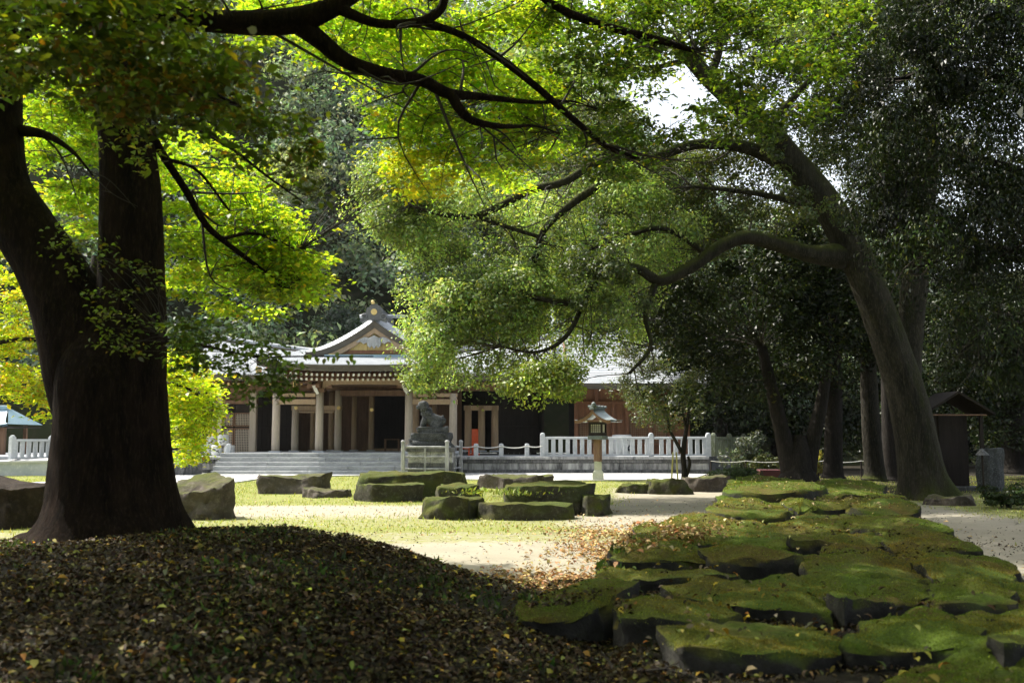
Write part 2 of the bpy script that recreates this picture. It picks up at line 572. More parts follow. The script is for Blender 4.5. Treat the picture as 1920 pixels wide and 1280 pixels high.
def inpoly(px, py, poly):
    ins = np.zeros(len(px), dtype=bool)
    n = len(poly)
    j = n - 1
    for i in range(n):
        xi, yi = poly[i]
        xj, yj = poly[j]
        cnd = ((yi > py) != (yj > py)) & (px < (xj - xi) * (py - yi) / (yj - yi + 1e-12) + xi)
        ins ^= cnd
        j = i
    return ins


def npnoise(x, y, s, seed=0):
    """cheap smooth value noise from sines, about -1..1"""
    r = np.random.default_rng(seed)
    o = np.zeros_like(x, dtype=float)
    for k in range(7):
        a = r.uniform(0, 6.28)
        f = s * r.uniform(0.6, 1.9)
        o += np.sin((x * math.cos(a) + y * math.sin(a)) * f + r.uniform(0, 6.28)) * np.sin((x * math.cos(a + 1.3) + y * math.sin(a + 1.3)) * f * 1.3 + r.uniform(0, 6.28))
    return o / 3.5


xs = np.concatenate([np.array([-400, -200, -100, -60, -40, -30]), np.arange(-25, 14, 0.2), np.array([14, 17, 20, 25, 30, 40, 60, 100, 200, 400.0])])
ys = np.concatenate([np.array([-200, -60, -20, -8, -3]), np.arange(0, 30, 0.2), np.arange(30, 64, 0.6), np.array([66, 75, 100, 200, 500.0])])
GX, GY = np.meshgrid(xs, ys)


def ground_z(x, y):
    near = (np.abs(x) < 30) & (y > -3) & (y < 70)
    return np.maximum(mound_h(x, y), pave_h(x, y)) + near * (0.02 * npnoise(x, y, 0.7, 3) + 0.008 * npnoise(x, y, 3.5, 4)) * 1.0


GZ = ground_z(GX, GY)
# grass weight and soil weight
PXg = CX + GX / np.maximum(GY, 0.5) * F
grass_w = np.zeros_like(GX)
grass_w += 0.95 * sstep(23.5, 26, GY) * sstep(47, 44, GY) * sstep(1200, 1100, PXg)
grass_w += 0.62 * sstep(17.3, 18.2, GY) * sstep(23.5, 20, GY) * sstep(2.5, 0.5, GX)
grass_w += 0.55 * sstep(15.2, 16.2, GY) * sstep(19.0, 17.0, GY) * sstep(4.0, 2.0, GX)
grass_w += 0.85 * sstep(33, 37, GY) * sstep(45.5, 43.5, GY) * sstep(980, 1040, PXg)
grass_w += 0.7 * sstep(9, 11, GX) * sstep(14, 17, GY)
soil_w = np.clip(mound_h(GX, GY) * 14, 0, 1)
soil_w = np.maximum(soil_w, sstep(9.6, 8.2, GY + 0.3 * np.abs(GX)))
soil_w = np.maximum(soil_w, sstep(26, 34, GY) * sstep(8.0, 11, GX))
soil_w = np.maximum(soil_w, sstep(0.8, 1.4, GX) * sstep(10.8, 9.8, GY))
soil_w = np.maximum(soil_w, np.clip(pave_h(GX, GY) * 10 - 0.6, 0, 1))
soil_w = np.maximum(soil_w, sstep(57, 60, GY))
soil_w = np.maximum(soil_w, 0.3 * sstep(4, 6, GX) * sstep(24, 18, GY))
ny, nx = GX.shape
idx = np.arange(ny * nx).reshape(ny, nx)
quads = np.stack([idx[:-1, :-1], idx[:-1, 1:], idx[1:, 1:], idx[1:, :-1]], axis=-1).reshape(-1, 4)
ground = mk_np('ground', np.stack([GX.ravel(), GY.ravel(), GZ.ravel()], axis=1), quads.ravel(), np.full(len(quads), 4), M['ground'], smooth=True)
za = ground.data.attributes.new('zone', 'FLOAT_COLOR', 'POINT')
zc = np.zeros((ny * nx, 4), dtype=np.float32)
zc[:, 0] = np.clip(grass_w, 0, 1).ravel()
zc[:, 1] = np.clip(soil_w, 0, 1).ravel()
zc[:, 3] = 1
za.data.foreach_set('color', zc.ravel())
tag(ground, 'pale sand court with patches of thin grass and a dark rise', None, None, 'structure')


def gz(x, y):
    return float(ground_z(np.array([x]), np.array([y]))[0])


# paved approach and gravel strip, sheets a few millimetres above the ground
def sheet(name, pxs, z, mat, label):
    P = [on_z(a, b, z) for a, b in pxs]
    mb = MB().prism_z([(p.x, p.y) for p in P], z - 0.12, z)
    o = mb.build(name, mat)
    tag(o, label, None, None, 'structure')
    return o


sheet('paved_path', [(-160, 958), (0, 938), (95, 930), (260, 919), (420, 906), (500, 894.5), (640, 890.5), (770, 889), (770, 884), (430, 884), (330, 889), (200, 897), (95, 902), (0, 906), (-160, 914)], 0.045, M['paving'], 'pale stone path leading to the shrine steps')
sheet('gravel_strip', [(862, 897), (1010, 900), (1180, 899), (1300, 897), (1325, 888), (1180, 886), (862, 886)], 0.05, M['gravel'], 'strip of white gravel along the terrace foot')


# hillside behind the shrine
def hill_z(x, y):
    H = np.interp(x, [-40, -20, 0, 8, 14, 20, 28, 40, 100], [105, 96, 80, 66, 48, 32, 24, 24, 30])
    base = np.clip((y - 64) * np.interp(x, [-30, 0, 10, 20, 30], [1.5, 1.3, 1.1, 0.8, 0.7]), 0, None)
    z = H * (1 - np.exp(-base / np.maximum(H, 1) * 1.15))
    return z + np.clip((y - 66) * 0.1, 0, 1) * (2.5 * npnoise(x, y, 0.06, 11) + 0.8 * npnoise(x, y, 0.2, 12)) - 0.3


hx = np.linspace(-150, 150, 90)
hy = np.concatenate([np.linspace(63, 150, 60), np.array([170, 200, 260])])
HX, HY = np.meshgrid(hx, hy)
HZ = hill_z(HX, HY)
ny2, nx2 = HX.shape
idx = np.arange(ny2 * nx2).reshape(ny2, nx2)
quads = np.stack([idx[:-1, :-1], idx[:-1, 1:], idx[1:, 1:], idx[1:, :-1]], axis=-1).reshape(-1, 4)
hill = mk_np('hillside', np.stack([HX.ravel(), HY.ravel(), HZ.ravel()], axis=1), quads.ravel(), np.full(len(quads), 4), M['hill'], smooth=True)
tag(hill, 'steep wooded hillside rising behind the shrine', None, None, 'structure')


# ------------------------------------------------------------------ foliage tools
def unit(a):
    return a / (np.linalg.norm(a, axis=1)[:, None] + 1e-9)


def leaf_arrays(P, N, D, L, W, col, shape='rhomb', fold=0.12):
    """P centres, N normals, D directions; returns verts, loops, sizes, colours"""
    D = unit(D - N * np.sum(D * N, axis=1)[:, None])
    S = np.cross(N, D)
    L = L[:, None]
    W = W[:, None]
    n = len(P)
    if shape == 'tri':
        V = np.stack([P - D * L * 0.5 + S * W * 0.5, P + D * L * 0.5, P - D * L * 0.5 - S * W * 0.5], axis=1).reshape(-1, 3)
        k = 3
    elif shape == 'rhomb':
        a = P - D * L * 0.5
        b = P + S * W * 0.5 + N * L * fold - D * L * 0.05
        c = P + D * L * 0.5 - N * L * 0.1
        d = P - S * W * 0.5 + N * L * fold - D * L * 0.05
        V = np.stack([a, b, c, d], axis=1).reshape(-1, 3)
        k = 4
    else:
        a = P - D * L * 0.5
        b = P + S * W * 0.42 - D * L * 0.22 + N * L * fold
        c = P + S * W * 0.40 + D * L * 0.12 + N * L * fold
        d = P + D * L * 0.5 - N * L * 0.12
        e = P - S * W * 0.40 + D * L * 0.12 + N * L * fold
        f = P - S * W * 0.42 - D * L * 0.22 + N * L * fold
        V = np.stack([a, b, c, d, e, f], axis=1).reshape(-1, 3)
        k = 6
    return V, np.arange(n * k), np.full(n, k), col


class Leaves:
    def __init__(s):
        s.V = []
        s.L = []
        s.S = []
        s.C = []
        s.n = 0

    def put(s, arr):
        V, Lp, Sz, C = arr
        s.V.append(V)
        s.L.append(Lp + s.n)
        s.S.append(Sz)
        s.C.append(C)
        s.n += len(V)

    def build(s, name, mat, parent=None):
        return mk_np(name, np.concatenate(s.V), np.concatenate(s.L), np.concatenate(s.S), mat, parent, np.concatenate(s.C))


def palette(n, cols, wts, jitter=0.25, hue=0.1):
    c = np.array(cols)[rng.choice(len(cols), n, p=np.array(wts) / sum(wts))]
    c = c * np.exp(rng.normal(0, jitter, (n, 1)))
    return np.clip(c * (1 + rng.normal(0, hue, (n, 3))), 0.002, 0.9)


def clumps_to_leaves(LV, C, R, n_per, size, cols, wts, style='round', shape='rhomb', tone=0.25, aspect=0.5, jitter=0.2, shell=0.55):
    """C clump centres, R radii (k,3)"""
    k = len(C)
    cnt = np.full(k, n_per) if np.isscalar(n_per) else n_per
    ii = np.repeat(np.arange(k), cnt)
    n = len(ii)
    d = unit(rng.normal(size=(n, 3)))
    r = shell + (1 - shell) * rng.random(n) ** 0.7
    r = np.where(rng.random(n) < 0.25, rng.random(n) ** 0.33, r)
    P = C[ii] + d * R[ii] * r[:, None] * (1 + (0.22 if style != 'round' else 0.11) * rng.normal(size=(n, 1)))
    ct = np.exp(rng.normal(0, tone, k))[ii][:, None]
    if style == 'round':
        N = unit(d * 0.9 + np.array([0, 0, 0.5]) + rng.normal(0, 0.55, (n, 3)))
        D = rng.normal(size=(n, 3))
    elif style == 'spray':
        N = unit(np.array([0, 0, 1.0]) + rng.normal(0, 0.42, (n, 3)))
        D = unit(d * np.array([1, 1, 0.2]) + rng.normal(0, 0.5, (n, 3)) + np.array([0, 0, -0.3]))
    else:  # drape: long leaves hanging
        D = unit(np.array([0, 0, -1.0]) + d * 0.5 + rng.normal(0, 0.35, (n, 3)))
        N = unit(d + rng.normal(0, 0.6, (n, 3)) + np.array([0, 0, 0.3]))
    L = size * np.exp(rng.normal(0, 0.22, n))
    W = L * aspect * np.exp(rng.normal(0, 0.15, n))
    col = np.clip(palette(n, cols, wts, jitter) * ct, 0.002, 0.85)
    LV.put(leaf_arrays(P, N, D, L, W, col, shape))


def region(poly, n, Y0, Y1, gaps=()):
    """n random points inside a photo-space outline, each at its own depth"""
    poly = [(float(a), float(b)) for a, b in poly]
    x0, x1 = min(p[0] for p in poly), max(p[0] for p in poly)
    y0, y1 = min(p[1] for p in poly), max(p[1] for p in poly)
    out = []
    while len(out) < n:
        m = n * 3
        X = rng.uniform(x0, x1, m)
        Yp = rng.uniform(y0, y1, m)
        ok = inpoly(X, Yp, poly)
        for g, pr in gaps:
            ok &= ~(inpoly(X, Yp, g) & (rng.random(m) < pr))
        for a, b in zip(X[ok], Yp[ok]):
            out.append(tuple(at(a, b, rng.uniform(Y0, Y1))))
            if len(out) == n:
                break
    return np.array(out)


def radii(n, r, flat=1.0, var=0.3):
    k = r * np.exp(rng.normal(0, var, n))
    return np.stack([k, k, k * flat], axis=1)


LIMB_PTS = {}
SHOOTS = {}


def limb(tree, name, pts, mat, n=10, sub=5, lump=0.06, flare=None, w=None):
    """pts: (px, py, Y, half width in px)"""
    P = [at(a, b, c) for a, b, c, _ in pts]
    R = [h * mpp(c) for _, _, c, h in pts]
    Q = catmull([list(p) + [r] for p, r in zip(P, R)], sub)
    V, Fc = tube_np(Q[:, :3], np.maximum(Q[:, 3], 0.004), n, lump, random.uniform(0, 50), flare)
    o = mk(name, V, Fc, mat, tree, True)
    LIMB_PTS.setdefault(tree.name, []).append(Q[:, :3])
    if name in ('branch', 'limb'):
        sh = SHOOTS.setdefault(tree.name, MB())
        L = np.sum(np.linalg.norm(np.diff(Q[:, :3], axis=0), axis=1))
        for _ in range(int(2 + L * 2.0)):
            k = int(rng.integers(int(len(Q) * 0.15), len(Q)))
            a = Q[k, :3]
            r0 = max(0.006, min(0.022, Q[k, 3] * 0.45))
            d = unit(rng.normal(size=(1, 3)) * np.array([1, 0.8, 0.8]))[0]
            tdir = Q[min(k + 1, len(Q) - 1), :3] - Q[max(k - 1, 0), :3]
            d = d + tdir / (np.linalg.norm(tdir) + 1e-6) * 0.6
            l = rng.uniform(0.3, 1.1) * (1 + L * 0.05)
            m1 = a + d * l * 0.5 + rng.normal(0, 0.12, 3) * l
            e1 = a + d * l + rng.normal(0, 0.16, 3) * l + np.array([0, 0, -0.1 * l])
            sh.tube(catmull([a, m1, e1], 4), np.linspace(r0, 0.003, 9), 4)
            f1 = m1 + rng.normal(0, 0.35, 3) * l
            sh.tube([m1, (m1 + f1) / 2 + rng.normal(0, 0.04, 3) * l, f1], [r0 * 0.6, r0 * 0.4, 0.0025], 4)
    return o


def build_shoots(tree):
    tag(SHOOTS[tree.name].build('shoots', M['twig'], tree, True), kind='stuff')


def twigs(tree, C, share, r0, name='twigs', maxlen=6.0):
    """thin shoots from the nearest limb to the leaf clumps"""
    LP = np.concatenate(LIMB_PTS[tree.name])
    mb = MB()
    for c in C[rng.random(len(C)) < share]:
        d = np.linalg.norm(LP - c, axis=1)
        # prefer a limb point below the clump
        d = d + 0.6 * np.clip(LP[:, 2] - c[2], 0, None)
        k = int(np.argmin(d))
        if d[k] > maxlen or d[k] < 0.15:
            continue
        a = LP[k]
        mid = (a + c) / 2 + rng.normal(0, 0.09, 3) * d[k] + np.array([0, 0, 0.06 * d[k]])
        Q = catmull([a, mid, c], 4)
        mb.tube(Q, np.linspace(r0 * (0.6 + 0.12 * d[k]), r0 * 0.3, len(Q)), 4)
        LIMB_PTS[tree.name].append(Q[3:])
    o = mb.build(name, M['twig'], tree, True)
    tag(o, kind='stuff')
    return o

# ------------------------------------------------------------------ stone terrace, steps
TZ, PZ, TY = 0.83, 1.0, 48.0
XR = 9.45                       # right end of the terrace
X0 = -7.4                       # axis of the porch
SX0, SX1 = -13.9, -2.6          # steps
terr = empty('stone_terrace', (0, TY, 0), 'long stone terrace with stained block wall and wide steps under the shrine', 'terrace')
mb = MB()
mb.box(SX1, XR - 0.15, TY + 0.25, 66, -0.2, TZ - 0.14)
mb.box(-40, SX0, TY + 0.25, 66, -0.2, TZ - 0.14)
mb.box(SX0, SX1, TY + 0.25, 66, -0.2, TZ - 0.14)
mb.build('core', M['granite_dark'], terr)


def stone_run(x0, x1, y0, y1, z0, z1, w, mat, name, jit=0.012):
    x = x0
    while x < x1 - 0.05:
        ww = min(w * random.uniform(0.85, 1.15), x1 - x)
        if x1 - x - ww < 0.3 * w:
            ww = x1 - x
        d = random.uniform(-jit, jit)
        MB().bbox(x + 0.006, x + ww - 0.006, y0 + d, y1, z0 + 0.004, z1 - 0.004, 0.02).build(name, mat, terr)
        x += ww


for (a, b) in ((SX1, XR), (-19.0, SX0)):
    stone_run(a, b, TY - 0.06, TY + 0.7, TZ - 0.14, TZ, 1.5, M['granite_worn'], 'coping_stone')
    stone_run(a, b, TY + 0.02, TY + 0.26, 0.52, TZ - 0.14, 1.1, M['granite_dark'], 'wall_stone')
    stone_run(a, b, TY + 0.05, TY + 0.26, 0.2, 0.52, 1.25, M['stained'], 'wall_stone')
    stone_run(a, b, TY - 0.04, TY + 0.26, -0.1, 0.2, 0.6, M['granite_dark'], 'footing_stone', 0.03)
# right flank of the terrace
for k in range(8):
    MB().bbox(XR - 0.14, XR + 0.02, TY + 0.30 + k * 1.3, TY + 1.59 + k * 1.3, -0.1, TZ - 0.15, 0.02).build('wall_stone', M['granite_dark'], terr)
MB().box(XR - 0.7, XR, TY + 0.71, TY + 10.8, TZ - 0.14, TZ).build('coping_stone', M['granite_worn'], terr)
# steps
for k in range(5):
    z1 = PZ * (k + 1) / 5
    x = SX0
    y0 = TY - 1.75 + 0.36 * k
    while x < SX1 - 0.05:
        ww = min(random.uniform(1.7, 2.6), SX1 - x)
        if SX1 - x - ww < 0.6:
            ww = SX1 - x
        MB().bbox(x + 0.004, x + ww - 0.004, y0 + random.uniform(-0.006, 0.006), y0 + (0.40 if k < 4 else 0.55), z1 - 0.2 + 0.002, z1, 0.015).build('step_stone', M['step'], terr)
        x += ww
MB().box(SX0 + 0.1, SX1 - 0.1, TY - 1.3, TY + 0.24, -0.1, 0.18).build('step_core', M['granite_dark'], terr)
MB().box(SX0, SX1, TY + 0.25, 58, TZ - 0.14, PZ - 0.004).build('floor_slab', M['granite'], terr)
MB().box(SX1 + 0.002, XR - 0.71, TY + 0.71, 64, TZ - 0.13, TZ - 0.01).build('floor_slab', M['granite'], terr)
MB().box(-40, SX0 - 0.002, TY + 0.71, 64, TZ - 0.13, TZ - 0.01).build('floor_slab', M['granite'], terr)

# ------------------------------------------------------------------ shrine hall
hall = empty('shrine_hall', (X0, 50, PZ), 'timber shrine hall with curved pale copper roof and white-tipped rafters', 'shrine')


def P(px, Y):
    return (px - CX) * Y / F


def Z(py, Y):
    return at(CX, py, Y).z


def column(x, y, z0, z1, r, mat):
    MB().bbox(x - r * 1.45, x + r * 1.45, y - r * 1.45, y + r * 1.45, z0 - 0.0, z0 + 0.07, 0.02).build('plinth', M['granite'], hall)
    MB().lathe(x, y, [(r * 1.0, z0 + 0.07), (r * 1.02, z0 + 0.4), (r, z1 * 0.6), (r * 0.94, z1)], 18).build('column', mat, hall, True)


YF, YS, YW = 50.0, 53.0, 57.0
for px, top in ((519, 738), (600, 735), (767, 735), (850, 738)):
    column(P(px, YF), YF, PZ, Z(top, YF), 0.2, M['wood_grey'])
for px, top in ((555, 760), (635, 732), (878, 760), (903, 760), (928, 760), (780, 732)):
    column(P(px, YS), YS, PZ, Z(top, YS), 0.19, M['wood_grey'] if px < 700 else M['wood_pale'])
for px in (588, 622, 665, 697, 815):
    column(P(px, 55.5), 55.5, PZ, Z(735, 55.5), 0.15, M['wood_pale'])


def beam(name, px0, px1, py0, py1, Y, th, mat):
    return MB().bbox(P(px0, Y), P(px1, Y), Y - th / 2, Y + th / 2, Z(py1, Y), Z(py0, Y), 0.02).build(name, mat, hall)


beam('tie_beam', 512, 593, 737, 744, YF, 0.22, M['wood_pale'])
beam('tie_beam', 512, 593, 748, 758, YF, 0.26, M['wood_pale'])
beam('tie_beam', 774, 858, 737, 744, YF, 0.22, M['wood_pale'])
beam('tie_beam', 774, 858, 748, 758, YF, 0.26, M['wood_pale'])
beam('tie_beam', 548, 642, 760, 769, YS, 0.24, M['wood_pale'])
beam('lintel', 556, 628, 770, 774, YS, 0.14, M['wood_pale'])
beam('tie_beam', 636, 790, 731, 742, YS, 0.26, M['wood_brown'])
beam('tie_beam', 870, 935, 760, 769, YS, 0.24, M['wood_pale'])
beam('wall_plate', 545, 800, 722, 731.5, YS + 0.4, 0.2, M['wood_brown'])
# nail covers
for px, py in ((555, 764.5), (635, 764.5), (697, 768)):
    p = at(px, py, YS - 0.16)
    MB().add(*(lambda q: ([(q.x + 0.1 * math.cos(a * math.pi / 6), q.y - 0.05, q.z + 0.1 * math.sin(a * math.pi / 6)) for a in range(12)] + [(q.x + 0.1 * math.cos(a * math.pi / 6), q.y + 0.05, q.z + 0.1 * math.sin(a * math.pi / 6)) for a in range(12)], [tuple(range(12))] + [(i, (i + 1) % 12, 12 + (i + 1) % 12, 12 + i) for i in range(12)]))(p)).build('nail_cover', M['gold'], hall)
# curved rainbow beam between the inner porch columns
x0, x1 = P(606, YF), P(761, YF)
zb, zt = Z(722, YF), Z(711.5, YF)
poly = []
for i in range(21):
    u = i / 20
    e = min(u, 1 - u)
    poly.append((x0 + (x1 - x0) * u, zb - 0.22 * max(0, 1 - e / 0.09) ** 1.4 + 0.05 * math.sin(math.pi * u)))
for i in range(20, -1, -1):
    u = i / 20
    poly.append((x0 + (x1 - x0) * u, zt - 0.10 * max(0, 1 - min(u, 1 - u) / 0.12) ** 2 + 0.05 * math.sin(math.pi * u)))
MB().prism_y(poly, YF - 0.16, YF + 0.16).build('rainbow_beam', M['wood_pale'], hall)
# bracket sets over the porch columns, with pale carved noses
for px in (600, 767):
    x = P(px, YF)
    z = Z(735, YF)
    b = MB()
    b.bbox(x - 0.26, x + 0.26, YF - 0.26, YF + 0.26, z, z + 0.2)
    b.bbox(x - 0.62, x + 0.62, YF - 0.1, YF + 0.1, z + 0.2, z + 0.4)
    b.bbox(x - 0.1, x + 0.1, YF - 0.7, YF + 0.7, z + 0.2, z + 0.4)
    for s in (-1, 0, 1):
        b.bbox(x + s * 0.5 - 0.12, x + s * 0.5 + 0.12, YF - 0.14, YF + 0.14, z + 0.4, z + 0.56)
    b.bbox(x - 0.72, x + 0.72, YF - 0.11, YF + 0.11, z + 0.56, z + 0.74)
    b.build('bracket_set', M['wood_brown'], hall)
    c = MB()
    c.prism_y([(x - 0.34, z + 0.30), (x - 0.16, z + 0.34), (x + 0.02, z - 0.08), (x - 0.1, z - 0.12), (x - 0.2, z + 0.02)], YF - 0.36, YF - 0.27)
    c.build('carved_nose', M['white_paint'], hall)
# purlin under the eave and ceiling boards
MB().bbox(P(545, 49.2), P(825, 49.2), 49.1, 49.34, Z(708, 49.2), Z(702, 49.2)).build('purlin', M['wood_brown'], hall)
MB().box(P(520, YF), P(850, YF), YF + 0.3, 57, Z(724, 53), Z(724, 53) + 0.1).build('ceiling', M['wood_brown'], hall)
# frog-leg strut in the middle
xm = P(683, YF)
zc_ = Z(711, YF)
MB().prism_y([(xm - 0.75, zc_), (xm - 0.45, zc_ + 0.1), (xm - 0.2, zc_ + 0.32), (xm + 0.2, zc_ + 0.32), (xm + 0.45, zc_ + 0.1), (xm + 0.75, zc_), (xm + 0.4, zc_), (xm, zc_ + 0.2), (xm - 0.4, zc_)], YF - 0.08, YF + 0.08).build('frog_leg_strut', M['wood_red'], hall)

# back wall with bays and the open dark sanctuary
wall_z1 = Z(728, YW)
for (a, b, mat, nm) in ((556, 640, 'wood_brown', 'wall_panel'), (640, 703, 'wood_brown', 'wall_panel'), (778, 800, 'wood_dark', 'wall_panel'), (800, 866, 'wood_brown', 'wall_panel')):
    MB().box(P(a, YW) + 0.01, P(b, YW) - 0.01, YW, YW + 0.1, PZ, wall_z1).build(nm, M[mat], hall)
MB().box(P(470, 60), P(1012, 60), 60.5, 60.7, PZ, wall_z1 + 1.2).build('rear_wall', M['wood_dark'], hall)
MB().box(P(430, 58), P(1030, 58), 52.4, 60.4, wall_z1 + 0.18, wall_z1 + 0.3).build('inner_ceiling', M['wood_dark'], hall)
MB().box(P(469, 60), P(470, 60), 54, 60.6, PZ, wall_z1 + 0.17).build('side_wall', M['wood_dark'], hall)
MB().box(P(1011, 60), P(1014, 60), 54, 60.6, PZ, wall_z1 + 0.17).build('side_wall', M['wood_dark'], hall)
for (a, b) in ((560, 583), (594, 618), (628, 660), (670, 692)):          # framed door leaves
    b0 = MB()
    for f in (0, 1):
        xx = P(a, YW) + (P(b, YW) - P(a, YW)) * f
        b0.box(xx - 0.035, xx + 0.035, YW - 0.05, YW - 0.005, PZ + 0.05, wall_z1 - 0.6)
    for q in (0.0, 0.35, 0.62, 1.0):
        zz = PZ + 0.1 + (wall_z1 - 0.8 - PZ) * q
        b0.box(P(a, YW) + 0.036, P(b, YW) - 0.036, YW - 0.05, YW - 0.005, zz, zz + 0.07)
    b0.build('door_leaf', M['wood_brown'], hall)
MB().bbox(P(700, YW), P(756, YW), YW - 0.3, YW - 0.12, PZ, PZ + 0.14).build('threshold', M['wood_pale'], hall)
# wide open bays either side: dark boards stand in for the shade inside
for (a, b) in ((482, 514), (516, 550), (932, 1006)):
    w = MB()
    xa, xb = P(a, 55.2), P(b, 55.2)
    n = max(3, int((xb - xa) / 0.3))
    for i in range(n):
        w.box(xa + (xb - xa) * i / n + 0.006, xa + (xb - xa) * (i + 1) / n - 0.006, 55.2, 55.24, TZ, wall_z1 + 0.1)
    w.build('dark_bay_boards', M['wood_dark'], hall)
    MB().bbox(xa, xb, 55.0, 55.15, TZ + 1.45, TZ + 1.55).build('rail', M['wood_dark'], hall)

# left bay with lattice doors
def lattice(parent, xa, xb, za, zb, y, step, mat, frame, nm='lattice'):
    b0 = MB()
    n = max(2, round((xb - xa) / step))
    m = max(2, round((zb - za) / step))
    for i in range(1, n):
        x = xa + (xb - xa) * i / n
        b0.box(x - 0.014, x + 0.014, y - 0.02, y + 0.02, za, zb)
    for i in range(1, m):
        z = za + (zb - za) * i / m
        b0.box(xa, xb, y - 0.035, y - 0.021, z - 0.014, z + 0.014)
    tag(b0.build(nm, mat, parent), kind='stuff')
    f = MB()
    for x in (xa - 0.05, xb):
        f.box(x, x + 0.05, y - 0.05, y + 0.05, za - 0.06, zb + 0.06)
    for z in (za - 0.06, zb):
        f.box(xa, xb, y - 0.05, y + 0.05, z, z + 0.06)
    f.build('lattice_frame', frame, parent)


YL = 52.6
for (a, b) in ((418, 440), (441.5, 473)):
    xa, xb = P(a, YL), P(b, YL)
    lattice(hall, xa + 0.05, xb - 0.05, TZ + 0.12, TZ + 1.35, YL, 0.085, M['wood_grey'], M['wood_brown'])
    lattice(hall, xa + 0.05, xb - 0.05, TZ + 1.55, TZ + 2.15, YL, 0.085, M['wood_grey'], M['wood_brown'])
    MB().box(xa, xb, YL + 0.06, YL + 0.1, TZ, Z(742, YL)).build('door_backing', M['wood_dark'], hall)
for px, w in ((415, 0.24), (477, 0.34), (400, 0.24)):
    x = P(px, YL)
    MB().bbox(x - w / 2, x + w / 2, YL - 0.2, YL + 0.14, TZ, Z(722, YL)).build('post', M['wood_grey'], hall)
MB().bbox(P(395, YL), P(484, YL), YL - 0.16, YL + 0.08, Z(757, YL), Z(750, YL)).build('lintel', M['wood_brown'], hall)
MB().box(P(395, YL), P(484, YL), YL + 0.0, YL + 0.06, Z(749.5, YL), Z(720, YL)).build('wall_panel', M['wood_brown'], hall)
MB().bbox(P(425, YL), P(486, YL), YL - 0.5, YL + 0.1, TZ, TZ + 0.1).build('sill_stone', M['granite_worn'], hall)

# ---- roofs
def roof_surface(fn, nu, courses, thick, lip=0.02):
    """fn(u,v) -> point, u across 0..1, v up the slope 0..1; each course of sheet laps the one below"""
    b = MB()
    us = [i / nu for i in range(nu + 1)]
    for k in range(courses):
        v0, v1 = k / courses, (k + 1) / courses
        A = [fn(u, v0) for u in us]
        B = [fn(u, v1) for u in us]
        V = [(p[0], p[1], p[2] + lip) for p in A] + [(p[0], p[1], p[2]) for p in B] + [(p[0], p[1], p[2] - 0.004) for p in A]
        n = nu + 1
        Fc = []
        for i in range(nu):
            Fc.append((i, i + 1, n + i + 1, n + i))
            Fc.append((2 * n + i, 2 * n + i + 1, i + 1, i))
        b.add(V, Fc)
    # soffit
    nv = 6
    V, Fc = [], []
    for j in range(nv + 1):
        for u in us:
            p = fn(u, j / nv)
            V.append((p[0], p[1], p[2] - thick))
    n = nu + 1
    for j in range(nv):
        for i in range(nu):
            Fc.append((j * n + i, (j + 1) * n + i, (j + 1) * n + i + 1, j * n + i + 1))
    b.add(V, Fc)
    return b


def eave_band(fn, nu, thick, mat, name, front=-0.03):
    """the thick layered edge under a roof's lower rim"""
    V, Fc = [], []
    for i in range(nu + 1):
        p = fn(i / nu, 0)
        V += [(p[0], p[1] + front, p[2] - 0.005), (p[0], p[1] + front + 0.10, p[2] - thick), (p[0], p[1] + 0.7, p[2] - thick + 0.1), (p[0], p[1] + 0.7, p[2] + 0.1)]
    for i in range(nu):
        for k in range(3):
            a = i * 4 + k
            Fc.append((a, a + 1, a + 5, a + 4))
    Fc.append((0, 3, 2, 1))
    Fc.append(tuple(nu * 4 + k for k in range(4)))
    return mk(name, V, Fc, mat, hall)


def rafters(fn, n, dz, y_in, mat, cap, u0=0.02, u1=0.98, back=1.7, w=0.052):
    b, c = MB(), MB()
    for i in range(n):
        p = fn(u0 + (u1 - u0) * (i + 0.5) / n, 0)
        x, y, z = p[0], p[1] + y_in, p[2] - dz
        b.add([(x - w, y, z), (x + w, y, z), (x + w, y + back, z + back * 0.2), (x - w, y + back, z + back * 0.2),
               (x - w, y, z + 0.12), (x + w, y, z + 0.12), (x + w, y + back, z + back * 0.2 + 0.12), (x - w, y + back, z + back * 0.2 + 0.12)],
              [(0, 3, 2, 1), (4, 5, 6, 7), (0, 1, 5, 4), (1, 2, 6, 5), (2, 3, 7, 6), (3, 0, 4, 7)])
        c.box(x - w, x + w, y - 0.012, y - 0.003, z, z + 0.12)
    r = tag(b.build('rafters', mat, hall), kind='stuff')
    tag(c.build('rafter_tips', cap, r), kind='stuff')


# porch roof: front eave sweeps up at its corners and runs back under the gable
EH, EYF, EZ = 4.75, 47.9, Z(684, 47.9)


def porch(u, v):
    s = 2 * u - 1
    half = EH - 0.9 * v
    return (X0 - 0.15 + s * half, EYF + 5.9 * v + 0.12 * (1 - v) * s * s * -1, EZ + 1.28 * (v ** 1.15) + 0.26 * (1 - v) * abs(s) ** 3.2)


roof_surface(porch, 30, 14, 0.16).build('porch_roof', M['copper'], hall)
eave_band(porch, 40, 0.30, M['copper_edge'], 'porch_eave')
rafters(porch, 36, 0.52, 0.30, M['wood_red'], M['white_paint'])
rafters(porch, 31, 0.72, 0.85, M['wood_red'], M['white_paint'], 0.09, 0.91)
# soffit boards and yellow corner boards
for s in (0.0, 1.0):
    p = porch(s, 0)
    MB().box(p[0] - 0.04, p[0] + 0.04, p[1] + 0.05, p[1] + 0.9, p[2] - 0.62, p[2] - 0.33).build('corner_board', M['pediment'], hall)

